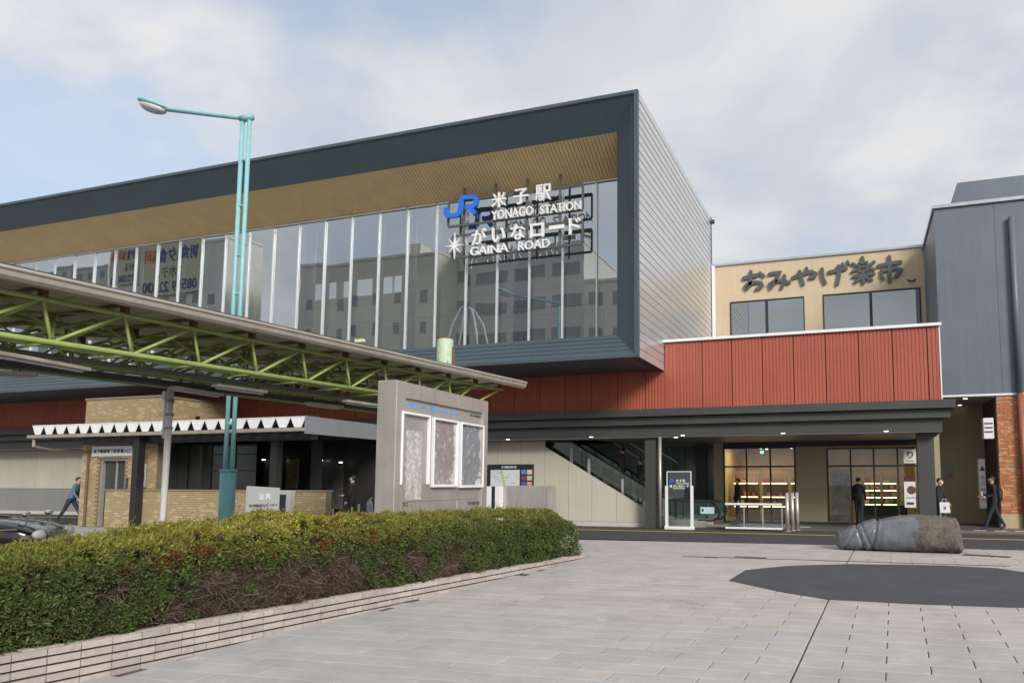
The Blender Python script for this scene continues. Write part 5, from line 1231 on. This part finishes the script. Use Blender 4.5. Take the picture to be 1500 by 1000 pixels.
for s_ in (.12, RW-.12): MB().tube([rp_(s_, 0, -.06), rp_(s_, 1.3, -.06)], .025, 8).build('leg', M_steel, rbd)
H_ = ra.z
fit_text('注 意', rp_(RW*.34, H_-.20), ru, UZ, RW*.36, .09, rn, .004, .02, M_let, rbd, 'lettering')
fit_text('●米子駅前広場でのスケートボード', rp_(RW*.05, H_-.305), ru, UZ, RW*.88, .042, rn, .004, .02, M_prn, rbd, 'lettering')
fit_text('等の行為は禁止しています。', rp_(RW*.14, H_-.395), ru, UZ, RW*.72, .042, rn, .004, .02, M_prn, rbd, 'lettering')
fit_text('米 子 市', rp_(RW*.45, H_-.48), ru, UZ, RW*.42, .04, rn, .004, .02, M_prn, rbd, 'lettering')

# ================================================================ PEOPLE
M_skin = mat('skin', (.52, .33, .24), .6, var=.05); M_hair = mat('dark_hair', (.018, .015, .013), .6)
def cloth(nm, c): return mat('cloth_'+nm, c, .85, var=.15, vscale=9, bump=.25, bscale=25)
M_shoe = mat('shoe_dark', (.03, .03, .032), .6)
def person(label, loc, heading, H, top, legs, stride=.0, arms=((.05, .05, 0.), (.05, .05, 0.)), lean=0., coat=False, hair=M_hair, mask=False, shoe=None, group=None, bald=False):
    """local frame faces -Y; arms: (upper swing forward, elbow bend forward, outward) per side, in metres of hand offset"""
    t = thing('person', loc, label, 'person', group, heading); k = H/1.70
    V, E, Rr_, reg = [], [], [], []
    def v(p, r, g, par=None):
        V.append(Vector(p)*k); Rr_.append((r[0]*k, r[1]*k) if isinstance(r, tuple) else (r*k, r*k)); i = len(V)-1
        if par is not None: E.append((par, i)); reg.append(g)
        return i
    ly = -lean
    pel = v((0, 0, .95), (.155, .115), 'legs'); sp1 = v((0, ly*.35, 1.10), (.145, .11), 'top', pel); sp2 = v((0, ly*.8, 1.30), (.17, .125), 'top', sp1); nk0 = v((0, ly, 1.42), (.10, .08), 'top', sp2)
    nk = v((0, ly*1.05-.01, 1.475), .052, 'skin', nk0); h1 = v((0, ly*1.1-.015, 1.55), (.068, .078), 'skin', nk); h2 = v((0, ly*1.1-.01, 1.62), (.076, .092), 'skin', h1); h3 = v((0, ly*1.1, 1.675), (.055, .065), 'skin', h2)
    hands = []
    for s, (sw, bend, out) in zip((-1, 1), arms):
        sh = v((s*.165, ly*.95, 1.385), .068, 'top', nk0); el = v((s*(.215+out*.5), ly*.8-sw*.6+.02, 1.12+abs(sw)*.05), .052, 'top', sh)
        hz_ = 1.12-.235*math.cos(bend*3.2); hy_ = ly*.8-sw*.6+.02-.235*math.sin(bend*3.2)-sw*.4
        wr = v((s*(.215+out), hy_, hz_), .040, 'top', el); d = (V[wr]-V[el]).normalized(); hands.append((s, V[wr].copy(), d))
    for s in (-1, 1):
        f = stride*s; hp = v((s*.085, 0, .88), (.095, .10), 'legs', pel); kn = v((s*.09, -f*.5-.03*abs(stride)-.015, .49), .063, 'legs', hp)
        zf = .09+(.10*abs(stride) if f < 0 else 0); an = v((s*.09, -f+ (.03 if f < 0 else 0), zf), .046, 'legs', kn); v((s*.095, -f-.15, .042+(.0 if f >= 0 else .0)), (.045, .035), 'shoe', an)
    me = bpy.data.meshes.new('body'); me.from_pydata(V, E, []); o = bpy.data.objects.new('tmp', me); COL.objects.link(o); o.modifiers.new('skin', 'SKIN')
    for i, sv in enumerate(me.skin_vertices[0].data): sv.radius = Rr_[i]; sv.use_root = (i == 0)
    ss_ = o.modifiers.new('sub', 'SUBSURF'); ss_.levels = 2
    dg = bpy.context.evaluated_depsgraph_get(); bm_ = bpy.data.meshes.new_from_object(o.evaluated_get(dg)); bpy.data.objects.remove(o)
    names = ['top', 'legs', 'skin', 'shoe']; mats = [top, legs, M_skin, shoe or M_shoe]; vv_ = [x.co.copy() for x in bm_.vertices]; ff_ = [tuple(p.vertices) for p in bm_.polygons]
    mb = MB(); mb.v = [tuple(x) for x in vv_]; mb.f = ff_
    def near(c):
        best, g = 9, 0
        for (a, b), r in zip(E, reg):
            A, B = V[a], V[b]; ab = B-A; u_ = max(0, min(1, (c-A).dot(ab)/max(ab.length_squared, 1e-9))); d = (c-A-ab*u_).length-.5*(Rr_[a][0]*(1-u_)+Rr_[b][0]*u_)
            if d < best: best, g = d, r
        return g
    for f in ff_:
        c = sum((vv_[i] for i in f), Vector())/len(f); g = near(c)
        if g == 'legs' and coat and c.z > .62*k: g = 'top'
        if g == 'legs' and c.z > .93*k: g = 'top'
        mb.mi.append(names.index(g))
    # hands with fingers, nose, ears and eyes belong to the body mesh
    mb.cur = 2
    for s, w_, d in hands:
        side = Vector((1, 0, 0)) if abs(d.x) < .8 else Vector((0, 1, 0)); nn = d.cross(side).normalized(); side = nn.cross(d).normalized()
        mb.tube([w_-d*.01*k, w_+d*.045*k, w_+d*.085*k], [.028*k, .036*k, .032*k], 8)
        for j, ln in enumerate((.060, .072, .068, .052)):
            b0 = w_+d*.075*k+side*(j-1.5)*.017*k; mb.tube([b0, b0+d*ln*.5*k+nn*.006*k, b0+d*ln*.85*k+nn*.022*k], [.0085*k, .008*k, .006*k], 5)
        b0 = w_+d*.025*k+side*.03*k*s; mb.tube([b0, b0+(d*.6+side*s*.6)*.035*k, b0+(d*.9+side*s*.5)*.06*k], [.011*k, .010*k, .007*k], 5)
    hc = Vector((0, ly*1.1-.012, 1.60))*k
    mb.tube([hc+Vector((0, -.085, .02))*k, hc+Vector((0, -.113, -.022))*k], [.008*k, .015*k], 6)
    for s in (-1, 1): mb.sphere(hc+Vector((s*.078, .005, -.005))*k, (.012*k, .02*k, .032*k), 6, 5)
    mb.tube([hc+Vector((-.025, -.088, -.05))*k, hc+Vector((.025, -.088, -.05))*k], .006*k, 5)
    mb.cur = 3
    for s in (-1, 1): mb.sphere(hc+Vector((s*.03, -.084, .012))*k, .010*k, 6, 4)
    bd = mb.mesh('body', mats, True); obj('body', bd, t, loc=(0, 0, 0))
    # hair cap
    if not bald:
        hb = MB().sphere((0, 0, 0), (.088*k, .100*k, .100*k), 14, 9); hv = []
        for x, y, z in hb.v:
            if y < -.02*k and z < .035*k: y = -.02*k; 
            if z < -.05*k: z = -.05*k
            hv.append((x+hc.x, y+hc.y+.012*k, z+hc.z+.022*k))
        hb.v = hv; obj('hair', hb.mesh('hair', hair, True), t, loc=(0, 0, 0))
    if mask:
        mk = MB().sphere((hc.x, hc.y-.062*k, hc.z-.04*k), (.062*k, .045*k, .045*k), 10, 6); obj('mask', mk.mesh('mask', M_paper, True), t, loc=(0, 0, 0))
    return t, hands, k
BLK = cloth('black', (.018, .018, .02)); NAVY = cloth('navy', (.02, .03, .055)); DENIM = cloth('denim', (.03, .045, .075)); SLATE = cloth('slate', (.10, .15, .21)); GREY = cloth('grey', (.05, .05, .055))
# left: walking away behind the brick pier
p = oz(106, 768, 0); person('person in blue-grey jacket and dark jeans walking by the brick pier', (oy(104, 735, 19.5).x, 19.5, -.0), R_(112), 1.72, SLATE, NAVY, .40, ((.15, .15, .02), (-.12, .1, .02)), .20)
# right: walking left, phone in hand, backpack
rp1 = oz(1455, 775, .0); RYp = 27.0; rx = oy(1456, 735, RYp).x
person('person in black coat looking at a phone, walking by the brick wall', (rx, RYp, .02), R_(-82), 1.74, BLK, NAVY, .30, ((.10, .42, -.10), (.06, .40, -.09)), .03, coat=True)
bp_t = thing('backpack', (rx+.16, RYp, 1.05), 'black backpack with yellow edge on the person by the brick wall', 'backpack')
mb = MB().sphere((rx+.19, RYp+.0, 1.22), (.11, .15, .26), 12, 9); mb.build('bag', GREY, bp_t, smooth=True); mb = MB().tube([(rx+.20, RYp-.145, 1.42), (rx+.27, RYp-.13, 1.3), (rx+.26, RYp-.13, 1.08)], .02, 6); mb.build('trim', mat('bag_yellow', (.6, .38, .04), .6), bp_t)
tph = tag(MB().box((rx-.36, RYp-.04, 1.12), (rx-.33, RYp+.04, 1.27)).build('phone', M_paper, bevel=.006), 'phone held by the person in the black coat', 'phone')
# beside the right pillar: mask and white bag
mx2 = oy(1376.5, 735, 26.6).x
person('person in black jacket with white face mask beside the right pillar', (mx2, 26.6, .02), R_(62), 1.68, BLK, DENIM, .12, ((.05, .04, .0), (.12, .1, .03)), .02, mask=True)
bgp = oy(1383.5, 742, 26.3); wb = thing('shopping_bag', (bgp.x, 26.3, bgp.z-.2), 'white paper carrier bag held by the masked person', 'bag')
MB().prism([(bgp.x-.14, 26.24, bgp.z-.19), (bgp.x+.17, 26.24, bgp.z-.19), (bgp.x+.14, 26.24, bgp.z+.15), (bgp.x-.15, 26.24, bgp.z+.15)], (0, .1, 0)).build('bag', M_paper, wb); MB().tube([(bgp.x-.08, 26.29, bgp.z+.15), (bgp.x-.04, 26.29, bgp.z+.26), (bgp.x+.04, 26.29, bgp.z+.26), (bgp.x+.08, 26.29, bgp.z+.15)], .008, 5).build('handle', M_paper, wb); bx('print_mark', (bgp.x-.03, 26.232, bgp.z-.08), (bgp.x+.04, 26.2395, bgp.z+.02), mat('bag_print', (.25, .2, .4), .6), wb)
# at the shop door, and inside the lit shop window
xd = oy(1258, 730, 28.0).x; person('person in dark coat standing at the shop door', (xd, 28.0, .02), R_(160), 1.72, BLK, NAVY, .06, coat=True)
xs_ = oy(1081, 730, 27.6).x; person('person in black hooded coat in front of the lit shop window', (xs_, 27.6, .02), R_(-60), 1.68, BLK, BLK, .10, coat=True)
# on the escalator
for px_, lb in ((912, 'left of two dark-clothed people riding the escalator'), (938, 'right of two dark-clothed people riding the escalator, nearer the pillar')):
    x = oy(px_, 680, 26.1).x; person(lb, (x, 26.1, zs(x)+.1), R_(-90), 1.68, BLK if px_ > 920 else GREY, BLK, .05, ((.1, .3, .02), (.02, .05, 0)), group='people on the escalator')
# under the parking roof: adult and child with plaid top
xa_ = oy(516, 735, 19.8).x; person('adult in black holding a phone under the dark entrance roof', (xa_, 19.8, 0), R_(-70), 1.76, BLK, BLK, .08, ((.1, .45, -.08), (.06, .1, 0)), coat=True)
xc_ = oy(541, 750, 18.8).x; person('child in blue-white top beside the stainless info board', (xc_, 18.8, 0), R_(150), 1.15, cloth('pale_plaid', (.30, .33, .42)), NAVY, .05)

# ================================================================ TAXI (only its front corner is in view)
TX, TY = -14.0, 8.62
tx_ = thing('taxi', (TX-2.2, TY, 0), 'black taxi with chrome fender mirror at the left edge behind the hedge', 'car')
secs = [  # x from nose, half width, z low, z belt(shoulder), z mid
 (0.00, .62, .34, .56), (-.06, .76, .26, .66), (-.35, .83, .22, .80), (-.9, .85, .20, .88), (-1.35, .85, .20, .93), (-2.2, .86, .20, .95), (-3.2, .86, .20, .95), (-3.9, .85, .22, .93), (-4.35, .80, .26, .88), (-4.5, .66, .36, .72)]
mb = MB(); NS = 14; rows = []
for x, hw_, z0, z1 in secs:
    prof = [(-hw_*.80, z0), (-hw_*.97, z0+.10), (-hw_, (z0+z1)/2), (-hw_*.985, z1-.10), (-hw_*.93, z1-.02), (-hw_*.75, z1+.015), (-hw_*.3, z1+.035), (hw_*.3, z1+.035), (hw_*.75, z1+.015), (hw_*.93, z1-.02), (hw_*.985, z1-.10), (hw_, (z0+z1)/2), (hw_*.97, z0+.10), (hw_*.80, z0)]
    rows.append([(TX+x, TY+y, z) for y, z in prof])
vs_ = [q for r in rows for q in r]; fs_ = [(i*NS+j, i*NS+(j+1) % NS, (i+1)*NS+(j+1) % NS, (i+1)*NS+j) for i in range(len(secs)-1) for j in range(NS)]+[tuple(range(NS-1, -1, -1)), tuple((len(secs)-1)*NS+j for j in range(NS))]
mb.add(vs_, fs_); M_car = mat('car_black', (.012, .012, .014), .18, var=0, coat=1.)
o = mb.build('body', M_car, tx_, smooth=True); sb = o.modifiers.new('sub', 'SUBSURF'); sb.levels = 2; sb.render_levels = 2
cabin = [(-1.30, .70, .93), (-1.95, .60, 1.40), (-2.6, .60, 1.46), (-3.3, .58, 1.42), (-3.95, .68, .95)]
mb = MB(); vs_ = []
for x, hw_, z in cabin: vs_ += [(TX+x, TY-.76 if z < 1 else TY-hw_, z), (TX+x, TY+.76 if z < 1 else TY+hw_, z)]
M_cargl = mat('car_glass', (.02, .025, .028), .05, var=0)
mb.add(vs_, [(0, 1, 3, 2), (2, 3, 5, 4), (4, 5, 7, 6), (6, 7, 9, 8), (0, 2, 4, 6, 8), (9, 7, 5, 3, 1)]); mb.build('cabin_glass', M_cargl, tx_)
mb = MB(); mb.prism([(TX-1.9, TY-.62, 1.40), (TX-3.35, TY-.61, 1.425), (TX-3.35, TY+.61, 1.425), (TX-1.9, TY+.62, 1.40)], (0, 0, .075)); mb.build('roof', M_car, tx_, bevel=.03)
M_chr = mat('chrome', (.75, .75, .76), .12, 1., var=0)
for s in (-1, 1):
    y = TY+s*.60; MB().sphere((TX-.06, y, .60), (.10, .17, .085), 14, 8).build('headlight', mat('headlight_lens', (.75, .77, .78), .1, var=.05, coat=1.), tx_, smooth=True)
    f = MB().tube([(TX-.32, TY+s*.46, .72), (TX-.34, TY+s*.46, .93)], .014, 6).build('fender_mirror', M_chr, tx_); MB().sphere((TX-.35, TY+s*.46, .97), (.07, .10, .055), 12, 8).build('mirror_shell', M_chr, f, smooth=True)
    for xw in (-.85, -3.6):
        wh = MB().tube([(TX+xw, TY+s*.72, .31), (TX+xw, TY+s*.88, .31)], .31, 22).build('wheel', M_rubber, tx_); MB().tube([(TX+xw, TY+s*.881, .31), (TX+xw, TY+s*.895, .31)], .19, 18).build('rim', M_chr, wh)
mb = MB()
for k in range(7): mb.box((TX-.02, TY-.40, .46+.03*k), (TX+.02, TY+.40, .475+.03*k))
mb.build('grille', M_chr, tx_); bx('bumper', (TX-.06, TY-.78, .27), (TX+.07, TY+.78, .40), M_charc, tx_, bevel=.03); bx('number_plate', (TX+.071, TY-.17, .29), (TX+.08, TY+.17, .39), mat('plate_green', (.05, .25, .1), .5), tx_)
tx_.rotation_euler = (0, 0, .60)
bx('bonnet_trim', (TX-1.2, TY-.845, .70), (TX-.3, TY-.838, .72), M_chr, tx_)

# ================================================================ BUILDINGS ACROSS THE PLAZA (seen mirrored in the glass)
def mir(px_, py_, Y): p = oy(px_, py_, 2*YG-Y); return p.x, p.z
M_hot = mat('hotel_wall', (.74, .73, .66), .8, var=.08, vscale=.4); M_off = mat('office_wall', (.66, .62, .54), .8, var=.08, vscale=.4); M_off2 = mat('office_grey', (.56, .56, .53), .8, var=.08, vscale=.4); M_win = mat('far_window', (.22, .25, .26), .2, var=0); M_ban = mat('sign_cream', (.60, .55, .40), .6, var=.04)
def far_block(label, px0, px1, pyt, Y, depth, mt_, rows, cols, wz=(1.3, .9), sill=2.2, step=3.3, ww=.5):
    (xa, za), (xb, _) = mir(px0, pyt, Y), mir(px1, pyt, Y); za = max(za, 8)
    t = thing('town_building', ((xa+xb)/2, Y, 0), label, 'building'); bx('wall', (xa, Y-depth, -.6), (xb, Y, za), mt_, t); bx('parapet', (xa-.1, Y-depth, za), (xb+.1, Y+.12, za+.4), mt_, t)
    dx = (xb-xa)/cols
    wm = MB().box((0, 0, 0), (dx*ww, .04, wz[0])).mesh('window', M_win); sm = MB().box((-.05, 0, -.1), (dx*ww+.05, .1, -.02)).mesh('sill', M_conc)
    for r in range(rows):
        z = za-sill-r*step
        if z < 1: break
        for c in range(cols):
            o = obj('window', wm, t, loc=Vector((xa+dx*(c+.5-ww/2), Y, z))-Vector(t.location)); obj('sill', sm, o, loc=(0, 0, 0))
    return t, xa, xb, za
HYH = -34.
t, xa, xb, za = far_block('pale hotel with big lettered rooftop panels mirrored in the station glass, left', 176, 348, 372, HYH, 5, M_hot, 4, 9, sill=9.2)
for (pa_, pb_, pt_, pbm), sc_ in (((178, 211, 366, 418), .8), ((216, 302, 362, 428), 1.)):
    x0q, z1q = mir(pa_, pt_, HYH); x1q, z0q = mir(pb_, pbm, HYH); Yp = HYH+.35
    bx('sign_panel', (x0q, HYH+.05, z0q), (x1q, Yp, z1q), M_ban, t); Wq, Hq = x1q-x0q, z1q-z0q
    # the reader stands at +Y looking towards -Y: text runs along -X
    fit_text('朝食夕食', (x1q-.05*Wq, Yp+.002, z0q+.62*Hq), (-1, 0, 0), UZ, Wq*.56, Hq*.28, (0, 1, 0), .05, .02, mat('print_navy', (.03, .06, .2), .5), t, 'lettering')
    fit_text('無料', (x1q-.64*Wq, Yp+.002, z0q+.62*Hq), (-1, 0, 0), UZ, Wq*.3, Hq*.28, (0, 1, 0), .05, .02, mat('print_orange', (.6, .16, .03), .5), t, 'lettering')
    fit_text('ホテル', (x1q-.3*Wq, Yp+.002, z0q+.33*Hq), (-1, 0, 0), UZ, Wq*.4, Hq*.22, (0, 1, 0), .05, .02, mat('print_green', (.05, .25, .1), .5), t, 'lettering')
    fit_text('0859 22 5500', (x1q-.06*Wq, Yp+.002, z0q+.06*Hq), (-1, 0, 0), UZ, Wq*.86, Hq*.2, (0, 1, 0), .05, .02, mat('print_navy', (.03, .06, .2), .5), t, 'lettering')
t, xa, xb, za = far_block('beige office block with chimney mirrored in the middle of the station glass', 444, 640, 392, -40., 14, M_off, 4, 6, (1.5, 1), 6.5, 4.4, .28)
x0q, z1q = mir(585, 337, -40.); x1q, _ = mir(599, 337, -40.); bx('chimney', (x0q, -46, za), (x1q, -43, z1q*.98), M_off, t)
x0q, z1q = mir(540, 370, -40.); x1q, _ = mir(585, 370, -40.); bx('roof_tower', (x0q, -52, za+.4), (x1q, -42, z1q), M_off2, t)
t, xa, xb, za = far_block('darker office block mirrored below the station sign', 640, 852, 378, -46., 14, M_off2, 4, 4, (1.7, 1), 4.2, 4.6, .82)
t, xa, xb, za = far_block('low grey block mirrored at the right end of the station glass', 852, 960, 412, -42., 14, M_off, 3, 3, (1.6, 1), 3., 4.8, .6)
t, xa, xb, za = far_block('far pale block mirrored at the left end of the station glass', 60, 172, 404, -60., 14, M_off2, 4, 8)
# white arched monument in the plaza behind the viewer
(ax0, _), (ax1, _) = mir(655, 500, -12.), mir(715, 500, -12.); azt = mir(690, 448, -12.)[1]
am = thing('arch_monument', ((ax0+ax1)/2, -12, -.5), 'white tubular arch monument mirrored in the station glass', 'monument')
for dy in (-1, 1):
    pts = [((ax0+ax1)/2+(ax1-ax0)/2*math.cos(math.pi*i/14), -12+dy*(1.6*abs(math.cos(math.pi*i/14))), -.5+(azt+.5)*math.sin(math.pi*i/14)**.8) for i in range(15)]
    MB().tube(pts, .09, 8).build('arch', M_white, am, smooth=True)
